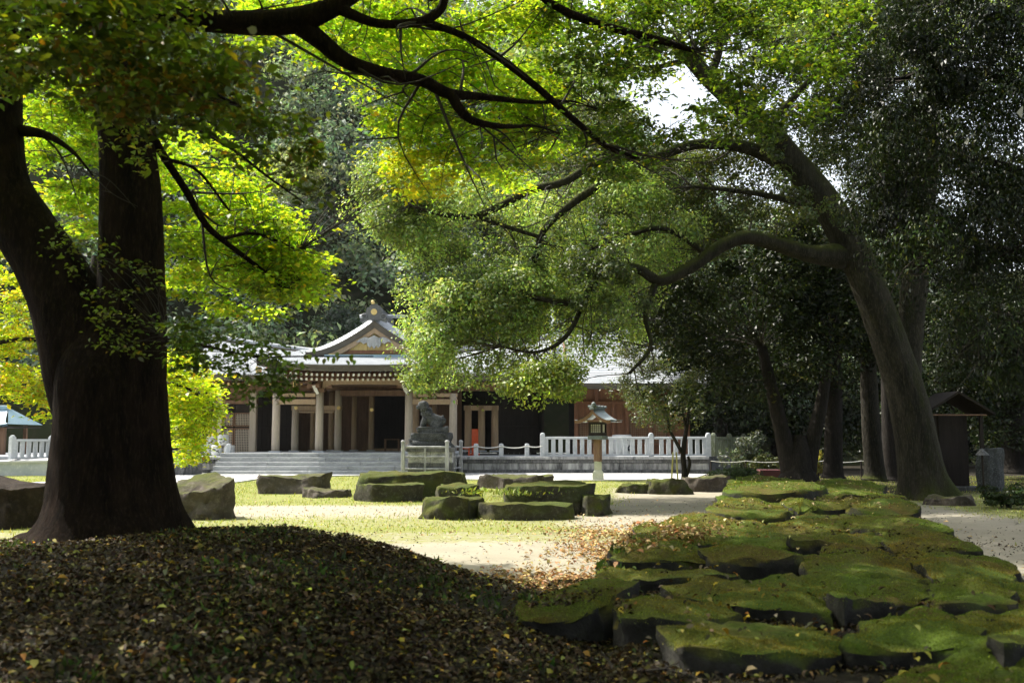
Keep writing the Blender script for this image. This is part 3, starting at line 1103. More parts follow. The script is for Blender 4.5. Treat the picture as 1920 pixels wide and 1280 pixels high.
# main roof wings left and right
def wing(sgn):
    def fn(u, v):
        # u 0 = far end, 1 = next to the porch
        x = X0 + sgn * (9.6 - 6.6 * u)
        ridge = 7.42 - 0.98 * (u ** 0.75) if u > 0 else 7.42
        e = 4.86 + 0.14 * (1 - u) ** 3 + 0.05 * u ** 4
        z = e + (ridge - e) * (0.52 * v + 0.48 * v * v)
        return (x, 50.1 + 6.2 * v, z)
    return fn


for sgn in (-1, 1):
    fn = wing(sgn)
    g = fn if sgn > 0 else fn
    # keep faces turned up for both hands
    h = (lambda u, v, f=fn: f(u, v)) if sgn < 0 else (lambda u, v, f=fn: f(1 - u, v))
    roof_surface(h, 22, 22, 0.16).build('wing_roof', M['copper'], hall)
    eave_band(h, 22, 0.30, M['copper_edge'], 'wing_eave')
    rafters(h, 24, 0.52, 0.30, M['wood_red'], M['gold'])
    Q = [fn(i / 12, 1.0) for i in range(13)]
    MB().tube([(q[0], q[1] + 0.05, q[2] + 0.1) for q in Q], [0.16] * 13, 8).build('ridge_cap', M['copper'], hall, True)
    MB().tube([(q[0], q[1] - 0.05, q[2] - 0.05) for q in Q], [0.12] * 13, 8).build('ridge_roll', M['copper_edge'], hall, True)
    # rear slope
    V, Fc = [], []
    for i in range(13):
        q = Q[i]
        V += [(q[0], q[1], q[2] + 0.02), (q[0], q[1] + 6.0, q[2] - 2.3)]
    for i in range(12):
        Fc.append((i * 2, i * 2 + 2, i * 2 + 3, i * 2 + 1))
    mk('rear_roof', V, Fc, M['copper'], hall)
    # inner end board of the lower eave
    p = fn(0.915, 0)
    MB().box(p[0] - 0.06, p[0] + 0.06, p[1] - 0.05, p[1] + 0.05, p[2] - 0.62, p[2] - 0.33).build('corner_board', M['pediment'], hall)
    # wall plate below the wing eave
    xa, xb = sorted((fn(0, 0)[0], fn(1, 0)[0]))
    MB().bbox(xa, xb, 51.6, 51.9, 4.15, 4.45).build('wall_plate', M['wood_brown'], hall)

# front gable over the porch
GXc = P(703, 52.0)
GYF = 51.4
GH = 3.55
gz0, gz1 = Z(663, GYF), Z(601, GYF)


def gprof(u):
    return gz0 + (gz1 - gz0) * (1 - u) ** 1.55 + 0.10 * u ** 6


def gable_side(sgn):
    def fn(u, v):
        # u along the ridge (depth), v up the slope
        t = 1 - v
        q = u if sgn < 0 else 1 - u
        yy = 6.5 * q ** 2.2
        lift = 0.46 * float(sstep(0.0, 1.1, np.array(yy))) * (1 - 0.5 * t ** 3)
        return (GXc + sgn * GH * t, GYF + yy, gprof(t) + lift)
    return fn


for sgn in (-1, 1):
    fn = gable_side(sgn)
    roof_surface((lambda u, v, f=fn: f(1 - u, v)), 14, 16, 0.12).build('gable_roof', M['copper'], hall)
    # verge board: thick dark layered band following the curve
    V, Fc = [], []
    n = 18
    for i in range(n + 1):
        t = i / n
        x = GXc + sgn * GH * t
        z = gprof(t)
        th = 0.36 - 0.08 * t
        V += [(x, GYF - 0.03, z - 0.005), (x, GYF + 0.06, z - th), (x, GYF + 0.5, z - th), (x, GYF + 0.5, z - 0.02)]
    for i in range(n):
        for k in range(4):
            a, b2 = i * 4 + k, i * 4 + (k + 1) % 4
            Fc.append((a, b2, b2 + 4, a + 4))
    Fc += [(0, 1, 2, 3), tuple(n * 4 + k for k in (3, 2, 1, 0))]
    mk('verge', V, Fc, M['copper_edge'], hall)
    # bargeboard under the verge, pale with gilt fitting at the foot
    V, Fc = [], []
    for i in range(n + 1):
        t = i / n * 0.97
        x = GXc + sgn * GH * t
        z = gprof(t) - (0.36 - 0.08 * t) - 0.005
        th = 0.26 + 0.05 * t
        V += [(x, GYF + 0.10, z), (x, GYF + 0.10, z - th), (x, GYF + 0.2, z - th), (x, GYF + 0.2, z)]
    for i in range(n):
        for k in range(4):
            a, b2 = i * 4 + k, i * 4 + (k + 1) % 4
            Fc.append((a, b2, b2 + 4, a + 4))
    Fc += [(0, 1, 2, 3), tuple(n * 4 + k for k in (3, 2, 1, 0))]
    mk('bargeboard', V, Fc, M['wood_pale'], hall)
    for t in (0.62, 0.80):
        x, z = GXc + sgn * GH * t, gprof(t) - 0.46
        MB().box(x - 0.16, x + 0.16, GYF + 0.06, GYF + 0.098, z - 0.13, z + 0.07).build('gilt_fitting', M['gold'], hall)
# pediment
poly = [(GXc + GH * t * 0.99, gprof(abs(t)) - 0.30) for t in [i / 12 * 0.8 for i in range(-12, 13)]]
poly = poly + [(GXc + 2.6, gz0 - 0.1), (GXc - 2.6, gz0 - 0.1)]
MB().prism_y(poly[::-1], GYF + 0.32, GYF + 0.40).build('pediment_board', M['pediment'], hall)
MB().bbox(GXc - 2.3, GXc + 2.3, GYF + 0.22, GYF + 0.31, gz0 + 0.02, gz0 + 0.2).build('pediment_beam', M['wood_red'], hall)
for s in (-1.2, -0.45, 0.45, 1.2):
    MB().bbox(GXc + s - 0.08, GXc + s + 0.08, GYF + 0.26, GYF + 0.315, gz0 + 0.2, gprof(abs(s) / GH) - 0.45).build('pediment_strut', M['gold'], hall)
# carved pendant under the apex
V = []
pend = [(0, 0.05), (0.10, -0.02), (0.28, -0.10), (0.5, -0.05), (0.75, -0.16), (0.95, -0.34), (0.7, -0.30), (0.55, -0.42), (0.38, -0.34), (0.33, -0.52), (0.2, -0.62), (0.12, -0.5), (0, -0.68)]
pp = [(GXc + a, gz1 - 0.80 + b) for a, b in pend] + [(GXc - a, gz1 - 0.80 + b) for a, b in pend[-2:0:-1]]
MB().prism_y(pp, GYF - 0.02, GYF + 0.06).build('gable_pendant', M['granite_worn'], hall)
# ridge, end tile with gilt crest and projecting round bars
MB().bbox(GXc - 0.26, GXc + 0.26, GYF + 0.1, GYF + 6.4, gz1 + 0.1, gz1 + 0.8).build('ridge_box', M['roof_tile'], hall)
oni = [(-0.62, -0.12), (-0.75, 0.05), (-0.55, 0.16), (-0.66, 0.32), (-0.42, 0.42), (-0.40, 0.62), (-0.2, 0.72), (-0.16, 0.86), (0.16, 0.86), (0.2, 0.72), (0.40, 0.62), (0.42, 0.42), (0.66, 0.32), (0.55, 0.16), (0.75, 0.05), (0.62, -0.12), (0.3, 0.02), (-0.3, 0.02)]
e = MB().prism_y([(GXc + a, gz1 + b) for a, b in oni][::-1], GYF - 0.12, GYF + 0.09).build('ridge_end_tile', M['roof_tile'], hall)
c = MB()
V = [(GXc + 0.16 * math.cos(a * math.pi / 10), GYF - 0.18, gz1 + 0.44 + 0.16 * math.sin(a * math.pi / 10)) for a in range(20)]
V += [(GXc + 0.16 * math.cos(a * math.pi / 10), GYF - 0.12, gz1 + 0.44 + 0.16 * math.sin(a * math.pi / 10)) for a in range(20)]
c.add(V, [tuple(range(20))] + [(i, (i + 1) % 20, 20 + (i + 1) % 20, 20 + i) for i in range(20)])
c.build('gilt_crest', M['gold'], e)
for s in (-1, 1):
    ring = [(GXc + s * 0.5, GYF - 0.13, gz1 + 0.22)]
    MB().tube([(GXc + s * (0.5 + 0.13 * math.cos(a)), GYF - 0.14, gz1 + 0.2 + 0.13 * math.sin(a)) for a in [i * 0.6 for i in range(11)]], [0.045] * 11, 6).build('scroll', M['roof_tile'], e, True)
MB().tube([(GXc - 0.05, GYF - 0.3, gz1 + 0.95), (GXc - 0.12, GYF + 0.6, gz1 + 0.86)], [0.09, 0.09], 10).build('ridge_bar', M['gold'], hall, True)
MB().tube([(GXc - 1.25, GYF + 3.2, gz1 + 0.62), (GXc + 1.25, GYF + 3.2, gz1 + 0.62)], [0.10, 0.10], 10).build('ridge_bar', M['copper'], hall, True)
# pale green strip of roof at the gable's foot
MB().box(GXc - 2.5, GXc + 2.5, GYF - 0.4, GYF + 0.7, gz0 - 0.24, gz0 - 0.08).build('gable_foot_roof', M['copper_blue'], hall)

# furniture in the porch
t = empty('offering_table', (P(735, 55), 55, PZ), 'dark low table standing in the open shrine doorway', 'table')
MB().bbox(P(722, 55), P(750, 55), 54.8, 55.3, PZ + 0.62, PZ + 0.68).build('table_top', M['wood_brown'], t)
for px in (723.5, 748.5):
    for yy in (54.85, 55.25):
        x = P(px, 55)
        MB().box(x - 0.03, x + 0.03, yy - 0.03, yy + 0.03, PZ, PZ + 0.62).build('leg', M['wood_brown'], t)
r = empty('red_stand', (P(891, 52), 52, TZ), 'bright vermilion stand glimpsed between the porch columns', 'stand')
MB().bbox(P(885, 52), P(897, 52), 51.8, 52.2, TZ + 0.1, Z(804, 52)).build('panel', M['vermilion'], r)
MB().bbox(P(882.5, 52), P(899.5, 52), 51.7, 52.3, TZ - 0.01, TZ + 0.1).build('base', M['vermilion'], r)
r = empty('red_bench', (P(872, 51.2), 51.2, TZ), 'low vermilion bench beside the porch column, behind the rope', 'bench')
MB().bbox(P(862, 51.2), P(882, 51.2), 51.0, 51.4, TZ + 0.34, TZ + 0.42).build('seat', M['vermilion'], r)
for px in (864, 880):
    MB().box(P(px, 51.2) - 0.04, P(px, 51.2) + 0.04, 51.05, 51.35, TZ, TZ + 0.34).build('leg', M['vermilion'], r)


# sake barrels wrapped in pale straw, with brushed marks
def barrel(px, pyb, Y, z0, h, label, seed):
    x = P(px, Y)
    b = empty('straw_barrel', (x, Y, z0), label, 'barrel', 'straw-wrapped barrels offered at the shrine')
    r = h * 0.52
    MB().lathe(x, Y, [(r * 0.86, z0), (r * 0.97, z0 + h * 0.12), (r * 1.02, z0 + h * 0.5), (r * 0.98, z0 + h * 0.86), (r * 0.88, z0 + h), (r * 0.4, z0 + h * 1.01)], 22).build('body', M['straw'], b, True)
    for f in (0.14, 0.84):
        MB().lathe(x, Y, [(r * 1.0, z0 + h * f), (r * 1.05, z0 + h * (f + 0.03)), (r * 1.0, z0 + h * (f + 0.06))], 22, False).build('rope_band', M['rope'], b, True)
    rr = random.Random(seed)
    ink = MB()
    for k in range(5):
        a0 = -math.pi / 2 + rr.uniform(-0.55, 0.45)
        zz = z0 + h * rr.uniform(0.3, 0.72)
        a1 = a0 + rr.uniform(0.15, 0.5)
        z2 = zz + h * rr.uniform(-0.18, 0.18)
        R1 = r * 1.03
        w = h * rr.uniform(0.03, 0.07)
        n = 4
        V, Fc = [], []
        for i in range(n + 1):
            a = a0 + (a1 - a0) * i / n
            zc2 = zz + (z2 - zz) * i / n
            V += [(x + R1 * math.cos(a), Y + R1 * math.sin(a), zc2 - w), (x + R1 * math.cos(a), Y + R1 * math.sin(a), zc2 + w)]
        for i in range(n):
            Fc.append((i * 2, i * 2 + 2, i * 2 + 3, i * 2 + 1))
        ink.add(V, Fc)
    ink.build('brushed_mark', M['ink'], b)


bz = TZ
barrel(410, 0, 50.0, bz, 0.52, 'straw barrel in the bottom row farthest from the lattice door, beside the leaves', 1)
barrel(433, 0, 50.0, bz, 0.52, 'straw barrel in the bottom row right beside the lattice door, behind a stone post', 2)
barrel(421.5, 0, 50.0, bz + 0.525, 0.52, 'straw barrel stacked on top of two others by the lattice door', 3)
barrel(392, 0, 50.6, bz, 0.95, 'tall straw barrel half hidden by bright maple leaves near the lattice door', 4)
barrel(1165, 0, 52.0, TZ, 1.05, 'straw barrel standing alone behind the white stone fence by the lantern', 5)

# ------------------------------------------------------------------ side hall on the right
YH = 54.0
side = empty('side_hall', (5.6, YH, TZ), 'reddish timber side hall with lattice windows behind the stone fence', 'building')
xa, xb = P(1078, YH), P(1290, YH)
MB().box(xa, xb, YH + 0.1, YH + 0.2, TZ, 4.6).build('wall', M['wood_red'], side)
for px in (1080, 1118, 1150, 1175, 1218, 1255, 1288):
    x = P(px, YH)
    MB().bbox(x - 0.11, x + 0.11, YH - 0.1, YH + 0.099, TZ, 4.5).build('post', M['wood_red'], side)
MB().bbox(xa, xb, YH - 0.14, YH + 0.06, Z(757, YH), Z(752, YH)).build('rail', M['wood_red'], side)
MB().bbox(xa, xb, YH - 0.13, YH + 0.06, TZ + 0.5, TZ + 0.62).build('rail', M['wood_red'], side)
for a, b in ((1085, 1113), (1179, 1214), (1222, 1250)):
    MB().box(P(a, YH) + 0.06, P(b, YH) - 0.06, YH + 0.06, YH + 0.095, TZ + 0.62, Z(784, YH)).build('window_paper', M['wood_pale'], side)
    lattice(side, P(a, YH) + 0.06, P(b, YH) - 0.06, TZ + 0.66, Z(784, YH), YH + 0.02, 0.11, M['wood_red'], M['wood_brown'])
# its roof, gable end to the left
rz = Z(612, 58)


def side_roof(u, v):
    x0r, x1r = P(1040, 56), P(1330, 56)
    return (x0r + (x1r - x0r) * u, 51.9 + 6.1 * v, 4.55 + (rz - 4.55) * (0.6 * v + 0.4 * v * v))


roof_surface(side_roof, 6, 20, 0.15).build('roof', M['copper'], side)
p0, p1 = side_roof(0, 0), side_roof(1, 0)
MB().box(p0[0], p1[0], p0[1] - 0.04, p0[1] + 0.5, p0[2] - 0.28, p0[2] - 0.02).build('eave', M['copper_edge'], side)
q0, q1 = side_roof(0, 1), side_roof(1, 1)
mk('rear_roof', [(q0[0], q0[1], q0[2]), (q1[0], q1[1], q1[2]), (q1[0], q1[1] + 6, q1[2] - 3), (q0[0], q0[1] + 6, q0[2] - 3)], [(0, 1, 2, 3)], M['copper'], side)
MB().bbox(q0[0] - 0.2, q1[0], q0[1] - 0.3, q0[1] + 0.3, q0[2] - 0.1, q0[2] + 0.4).build('ridge', M['copper'], side)
for s in (-1, 1):
    MB().add([(q0[0] - 0.1, q0[1] - s * 1.0, q0[2] - 0.3), (q0[0] + 0.06, q0[1] - s * 1.0, q0[2] - 0.3), (q0[0] + 0.06, q0[1] + s * 0.65, q0[2] + 1.75), (q0[0] - 0.1, q0[1] + s * 0.65, q0[2] + 1.75),
              (q0[0] - 0.1, q0[1] - s * 0.75, q0[2] - 0.3), (q0[0] + 0.06, q0[1] - s * 0.75, q0[2] - 0.3), (q0[0] + 0.06, q0[1] + s * 0.9, q0[2] + 1.75), (q0[0] - 0.1, q0[1] + s * 0.9, q0[2] + 1.75)],
             [(0, 1, 2, 3), (4, 7, 6, 5), (0, 4, 5, 1), (3, 2, 6, 7), (0, 3, 7, 4), (1, 5, 6, 2)]).build('forked_finial', M['granite'], side)
for i in range(4):
    x = q0[0] + 1.2 + i * 1.6
    MB().tube([(x, q0[1] - 0.8, q0[2] + 0.52), (x, q0[1] + 0.8, q0[2] + 0.52)], [0.13, 0.13], 10).build('ridge_billet', M['granite'], side, True)
MB().box(xa, xa + 0.1, YH + 0.21, 60, TZ, 4.6).build('wall', M['wood_dark'], side)
mk('gable_wall', [(q0[0] + 0.5, 52.2, 4.5), (q0[0] + 0.5, 63.5, 4.5), (q0[0] + 0.5, q0[1], q0[2] - 0.15), (q0[0] + 0.6, 52.2, 4.5), (q0[0] + 0.6, 63.5, 4.5), (q0[0] + 0.6, q0[1], q0[2] - 0.15)], [(0, 1, 2), (5, 4, 3), (0, 3, 4, 1), (1, 4, 5, 2), (2, 5, 3, 0)], M['wood_brown'], side)

# ------------------------------------------------------------------ small pavilion far left
YP = 56.0
pav = empty('small_pavilion', (P(-20, YP), YP, 0.4), 'small pavilion with curved blue-green copper roof beside the old trunk', 'pavilion')
xc, zr, ze = P(-15, YP), Z(764, YP), Z(799, YP)
hw = P(52, YP) - xc


def pav_roof(u, v):
    s = 2 * u - 1
    k = hw * (1 - 0.52 * v ** 0.7)
    return (xc + s * k, YP - 2.0 + 2.0 * v, ze + (zr - ze) * (0.45 * v + 0.55 * v * v) + 0.12 * (1 - v) * s ** 4)


roof_surface(pav_roof, 16, 10, 0.1).build('roof', M['copper_blue'], pav)
MB().bbox(xc - hw * 0.5, xc + hw * 0.5, YP - 0.2, YP + 0.2, zr - 0.1, zr + 0.12).build('ridge', M['copper_blue'], pav)
for s in (-1, 1):
    mk('hip_roof', [(xc + s * hw, YP - 2, ze + 0.1), (xc + s * hw * 0.48, YP, zr), (xc + s * hw * 0.48, YP + 0.05, zr), (xc + s * hw, YP + 2, ze + 0.1)], [(0, 1, 2, 3)], M['copper_blue'], pav)
    for yy in (-1.2, 1.2):
        MB().box(xc + s * hw * 0.7 - 0.09, xc + s * hw * 0.7 + 0.09, YP + yy - 0.09, YP + yy + 0.09, 0, ze + 0.05).build('post', M['wood_brown'], pav)
MB().box(xc - hw * 0.64, xc + hw * 0.64, YP - 1.2, YP - 1.1, 0, ze - 0.1).build('wall', M['wood_brown'], pav)
MB().box(xc - hw * 0.95, xc + hw * 0.95, YP - 1.95, YP + 1.9, ze - 0.08, ze - 0.02).build('ceiling', M['wood_dark'], pav)

# ------------------------------------------------------------------ stone fences
bal_me = {}


def fence(label, pts, posts, h, z0, step, mat, grp='stone fences'):
    """pts = ends (x,y); a post at every fraction in posts"""
    (xa, ya), (xb, yb) = pts
    L = math.hypot(xb - xa, yb - ya)
    an = math.atan2(yb - ya, xb - xa)
    f = empty('stone_fence', (xa, ya, z0), label, 'fence', grp)
    key = (round(h, 2), mat)
    if key not in bal_me:
        m1 = MB().bbox(-0.10, 0.10, -0.06, 0.06, 0.10, h - 0.14, 0.012)
        o = m1.build('baluster', M[mat])
        bal_me[key] = [o.data]
        bpy.data.objects.remove(o)
        o = MB().bbox(-0.115, 0.115, -0.115, 0.115, 0, h + 0.08, 0.012)
        o.lathe(0, 0, [(0.115, h + 0.081), (0.10, h + 0.14), (0.04, h + 0.17)], 12)
        o = o.build('post', M[mat])
        bal_me[key].append(o.data)
        bpy.data.objects.remove(o)
    R = (0, 0, an)
    for q in posts:
        inst('post', bal_me[key][1], (xa + (xb - xa) * q, ya + (yb - ya) * q, z0), f, R)
    n = int(L / step)
    for i in range(n):
        q = (i + 0.5) / n
        if min(abs(q - p) for p in posts) * L < 0.17:
            continue
        inst('baluster', bal_me[key][0], (xa + (xb - xa) * q, ya + (yb - ya) * q, z0), f, R)
    for k in range(len(posts) - 1):
        q0, q1 = posts[k], posts[k + 1]
        l = (q1 - q0) * L - 0.235
        qc = (q0 + q1) / 2
        for (za, zb_, w, nm) in ((h - 0.138, h - 0.02, 0.095, 'top_rail'), (0.02, 0.098, 0.09, 'bottom_rail')):
            o = MB().bbox(-l / 2, l / 2, -w, w, za, zb_, 0.02).build(nm, M[mat])
            me = o.data
            bpy.data.objects.remove(o)
            inst(nm, me, (xa + (xb - xa) * qc, ya + (yb - ya) * qc, z0), f, R)
    return f


YFN = TY + 0.32
mk('flank_wall', [(XR + 0.03, TY + 0.3, -0.1), (P(1395, 53.8), 53.6, -0.1), (P(1395, 53.8), 60, -0.1), (XR + 0.03, 60, -0.1), (XR + 0.03, TY + 0.3, TZ - 0.01), (P(1395, 53.8), 53.6, TZ - 0.01), (P(1395, 53.8), 60, TZ - 0.01), (XR + 0.03, 60, TZ - 0.01)], [(0, 1, 5, 4), (1, 2, 6, 5), (4, 5, 6, 7)], M['granite_dark'], terr)
fence('pale stone fence along the terrace front behind the lantern', ((P(1017, YFN), YFN), (P(1326, YFN), YFN)), [0, 0.655, 1.0], 0.96, TZ, 0.335, 'granite')
fence('greenish stone fence running back from the terrace corner post', ((P(1336, 48.9), 48.9), (P(1392, 54), 54.0)), [0.0, 0.5, 1.0], 0.96, TZ, 0.34, 'granite_moss')
fence('pale stone fence beyond the old trunk, near the pavilion', ((P(28, 46.5), 46.5), (P(101, 48.5), 48.5)), [0, 1.0], 0.95, 0.72, 0.33, 'granite')
# sloping kerbs of the ramp under that fence
rk = empty('stone_ramp', (P(40, 45), 45, 0), 'pale stone ramp with sloping kerb left of the old trunk', 'ramp')
xa, xb = P(-120, 45.5), P(160, 45.5)
mk('ramp_wall', [(xa, 45, 0), (xb, 45.4, 0), (xb, 45.4, 0.62), (xa, 45, 0.50), (xa, 45.3, 0), (xb, 45.7, 0), (xb, 45.7, 0.62), (xa, 45.3, 0.50)], [(0, 1, 2, 3), (7, 6, 5, 4), (3, 2, 6, 7), (0, 3, 7, 4), (1, 5, 6, 2)], M['granite'], rk)
mk('coping_stone', [(xa, 44.95, 0.502), (xb, 45.35, 0.622), (xb, 45.35, 0.72), (xa, 44.95, 0.60), (xa, 45.35, 0.502), (xb, 45.75, 0.622), (xb, 45.75, 0.72), (xa, 45.35, 0.60)], [(0, 1, 2, 3), (7, 6, 5, 4), (3, 2, 6, 7), (0, 3, 7, 4), (1, 5, 6, 2), (0, 4, 5, 1)], M['paving'], rk)
mk('ramp_surface', [(xa, 45.36, 0.45), (xb, 45.76, 0.57), (xb, 47.2, 0.85), (xa, 46.6, 0.6), (xa, 45.36, 0), (xb, 45.76, 0), (xb, 47.2, 0), (xa, 46.6, 0)], [(0, 1, 2, 3), (3, 2, 6, 7)], M['paving'], rk)
mk('fence_kerb', [(P(10, 46.2), 46.2, 0.3), (P(110, 48.1), 48.1, 0.5), (P(110, 48.1), 48.1, 0.78), (P(10, 46.2), 46.2, 0.62), (P(10, 46.2), 48.2, 0.3), (P(110, 48.1), 50, 0.5), (P(110, 48.1), 50, 0.72), (P(10, 46.2), 48.2, 0.72)], [(0, 1, 2, 3), (3, 2, 6, 7), (0, 3, 7, 4)], M['granite_dark'], rk)

# bollards with slack white rope
bx = [(432, 'stone bollard in front of the straw barrels'), (893, 'stone bollard of the rope barrier nearest the guardian statue'), (940, 'middle stone bollard of the rope barrier'), (988, 'stone bollard of the rope barrier beside the fence end')]
for px, lab in bx:
    x = P(px, YFN)
    b = MB().bbox(x - 0.11, x + 0.11, YFN - 0.11, YFN + 0.11, TZ - 0.01, TZ + 0.56, 0.02)
    b.lathe(x, YFN, [(0.11, TZ + 0.56), (0.09, TZ + 0.60), (0.03, TZ + 0.615)], 12)
    tag(b.build('stone_bollard', M['granite']), lab, 'bollard', 'bollards of the rope barrier')
rp = empty('rope_barrier', (P(940, YFN), YFN, TZ), 'slack white rope hung between the bollards on the terrace', 'rope')
for a, b in ((858, 893), (893, 940), (940, 988), (988, 1017)):
    Q = []
    for i in range(11):
        u = i / 10
        Q.append((P(a + (b - a) * u, YFN), YFN - 0.13, TZ + 0.50 - 0.55 * (P(b, YFN) - P(a, YFN)) * 0.6 * u * (1 - u)))
    MB().tube(Q, [0.025] * 11, 6).build('rope', M['rope'], rp, True)

# ------------------------------------------------------------------ guardian statue, its pedestal and railing
gx0, gx1, gy0, gy1 = P(768, 45.6), P(850, 45.6), 45.2, 47.0
ped = empty('statue_pedestal', ((gx0 + gx1) / 2, 46, 0), 'lichen-spotted stone pedestal inside a post railing by the steps', 'pedestal')
for a, b, nm in ((0, 0.5, 'pedestal_stone'), (0.5, 1.0, 'pedestal_stone')):
    w = gx1 - gx0
    MB().bbox(gx0 + w * a + 0.004, gx0 + w * b - 0.004, gy0, gy1, 0.0, 0.58, 0.02).build(nm, M['granite_dark'], ped)
    MB().bbox(gx0 + w * a + 0.004, gx0 + w * b - 0.004, gy0 + 0.03, gy1 - 0.03, 0.584, 1.08, 0.02).build(nm, M['lichen'], ped)
MB().bbox(gx0 - 0.08, gx1 + 0.08, gy0 - 0.08, gy1 + 0.08, 1.084, 1.28, 0.03).build('cap_stone', M['granite_dark'], ped)
statue = empty('guardian_statue', (P(812, 46), 46, 1.28), 'weathered stone guardian beast crouching on a stepped rock base', 'statue')


def rock(name, cx, cyy, z0, sx, sy, sz, mat, parent, seed, n=18, m=10, rough=0.16, flat=0.35):
    """irregular rock: a squared-off lump, displaced by noise"""
    V, Fc = [], []
    for j in range(m + 1):
        th = math.pi * j / m
        for i in range(n):
            ph = 2 * math.pi * i / n
            d = Vector((math.sin(th) * math.cos(ph), math.sin(th) * math.sin(ph), math.cos(th)))
            q = Vector((math.copysign(abs(d.x) ** flat, d.x), math.copysign(abs(d.y) ** flat, d.y), math.copysign(abs(d.z) ** flat, d.z)))
            k = 1 + rough * mnoise.noise(d * 1.6 + Vector((seed, seed * 0.7, 3))) * 1.6 + rough * 0.5 * mnoise.noise(d * 4.5 + Vector((seed, 1, seed)))
            V.append((cx + q.x * sx / 2 * k, cyy + q.y * sy / 2 * k, z0 + (q.z * k * 0.5 + 0.5) * sz))
    for j in range(m):
        for i in range(n):
            a, b = j * n + i, j * n + (i + 1) % n
            Fc.append((a, a + n, b + n, b))
    return mk(name, V, Fc, mat, parent, True)


sx_, sy_ = P(806, 46), 46.0
for k, (w, h, dx) in enumerate(((1.95, 0.40, 0), (1.65, 0.42, 0.05), (1.35, 0.42, 0.12))):
    rock('rock_tier', sx_ + dx, sy_, 1.26 + k * 0.27, w, 1.2 - 0.15 * k, h, M['statue'], statue, 3.1 * k + 1, 30, 16, 0.26)
zs = 2.02
# crouching beast: body, chest, head with mane curls, forelegs, tail
Qb = catmull([(sx_ + 0.5, sy_, zs + 0.28), (sx_ + 0.35, sy_, zs + 0.42), (sx_ + 0.05, sy_, zs + 0.55), (sx_ - 0.15, sy_ - 0.02, zs + 0.8), (sx_ - 0.2, sy_ - 0.05, zs + 1.05)], 5)
V, Fc = tube_np(Qb, np.interp(np.linspace(0, 1, len(Qb)), [0, 0.15, 0.4, 0.75, 1], [0.16, 0.3, 0.3, 0.24, 0.2]), 14, 0.25, 4)
mk('body', V, Fc, M['statue'], statue, True)
hd = rock('head', sx_ - 0.28, sy_ - 0.1, zs + 0.92, 0.46, 0.44, 0.46, M['statue'], statue, 8, 16, 10, 0.2, 0.7)
for k in range(9):
    a = k / 9 * 6.28
    rock('mane_curl', sx_ - 0.14 + 0.2 * math.cos(a), sy_ - 0.05 + 0.2 * math.sin(a), zs + 0.78 + 0.12 * math.sin(a * 2), 0.17, 0.17, 0.19, M['statue'], hd, k + 20, 8, 5, 0.1, 0.8)
rock('muzzle', sx_ - 0.5, sy_ - 0.14, zs + 0.98, 0.22, 0.26, 0.2, M['statue'], hd, 31, 10, 6, 0.1, 0.6)
for s in (-1, 1):
    V, Fc = tube_np(catmull([(sx_ - 0.18, sy_ + s * 0.16, zs + 0.6), (sx_ - 0.3, sy_ + s * 0.18, zs + 0.3), (sx_ - 0.3, sy_ + s * 0.18, zs + 0.03), (sx_ - 0.42, sy_ + s * 0.18, zs - 0.02)], 4), np.linspace(0.13, 0.08, 13), 8, 0.1)
    mk('foreleg', V, Fc, M['statue'], statue, True)
    rock('haunch', sx_ + 0.32, sy_ + s * 0.2, zs - 0.02, 0.52, 0.26, 0.52, M['statue'], statue, 40 + s, 12, 8, 0.12, 0.75)
V, Fc = tube_np(catmull([(sx_ + 0.5, sy_, zs + 0.25), (sx_ + 0.62, sy_, zs + 0.42), (sx_ + 0.58, sy_, zs + 0.6), (sx_ + 0.64, sy_, zs + 0.72)], 4), np.interp(np.linspace(0, 1, 13), [0, 0.5, 1], [0.07, 0.15, 0.03]), 8, 0.2)
mk('tail', V, Fc, M['statue'], statue, True)

rail = empty('pedestal_railing', (P(757, 45), 45, 0), 'weathered stone post railing around the guardian pedestal', 'railing')
pp_ = [(P(757, 45), 45.0), (P(839, 45), 45.0), (P(863, 46.6), 47.4), (P(775, 47), 47.4)]
for x, y in pp_:
    b = MB().bbox(x - 0.085, x + 0.085, y - 0.085, y + 0.085, 0, 1.50, 0.02)
    b.lathe(x, y, [(0.10, 1.50), (0.11, 1.55), (0.05, 1.62)], 10)
    b.build('post', M['granite_worn'], rail)
for i in range(4):
    (xa, ya), (xb, yb) = pp_[i], pp_[(i + 1) % 4]
    for zz in (0.32, 0.86, 1.30):
        d = Vector((xb - xa, yb - ya, 0)).normalized() * 0.09
        MB().tube([(xa + d.x, ya + d.y, zz), (xb - d.x, yb - d.y, zz)], [0.045, 0.045], 6).build('rail', M['granite_worn'], rail)
    xm_, ym_ = (xa + xb) / 2, (ya + yb) / 2
    MB().box(xm_ - 0.04, xm_ + 0.04, ym_ - 0.04, ym_ + 0.04, 0.03, 1.25).build('stile', M['granite_worn'], rail)
# second pedestal seen past the trunk
p2 = empty('far_pedestal', (P(322, 45.5), 45.5, 0), 'second stone pedestal with post, half hidden behind the old trunk', 'pedestal')
for k, (z0, z1, w) in enumerate(((0.05, 0.5, 2.3), (0.504, 0.95, 2.2), (0.954, 1.15, 2.4))):
    x = P(318, 45.5)
    MB().bbox(x - w / 2, x + w / 2, 45.3, 47, z0, z1, 0.02).build('pedestal_stone', M['granite_dark'] if k != 1 else M['lichen'], p2)
MB().bbox(P(346, 45) - 0.09, P(346, 45) + 0.09, 44.95, 45.13, 0.0, 1.5, 0.02).build('post', M['granite_dark'], p2)
rock('rock_top', P(310, 46), 46.1, 1.15, 1.5, 1.0, 0.8, M['statue'], p2, 77, 18, 10, 0.25)

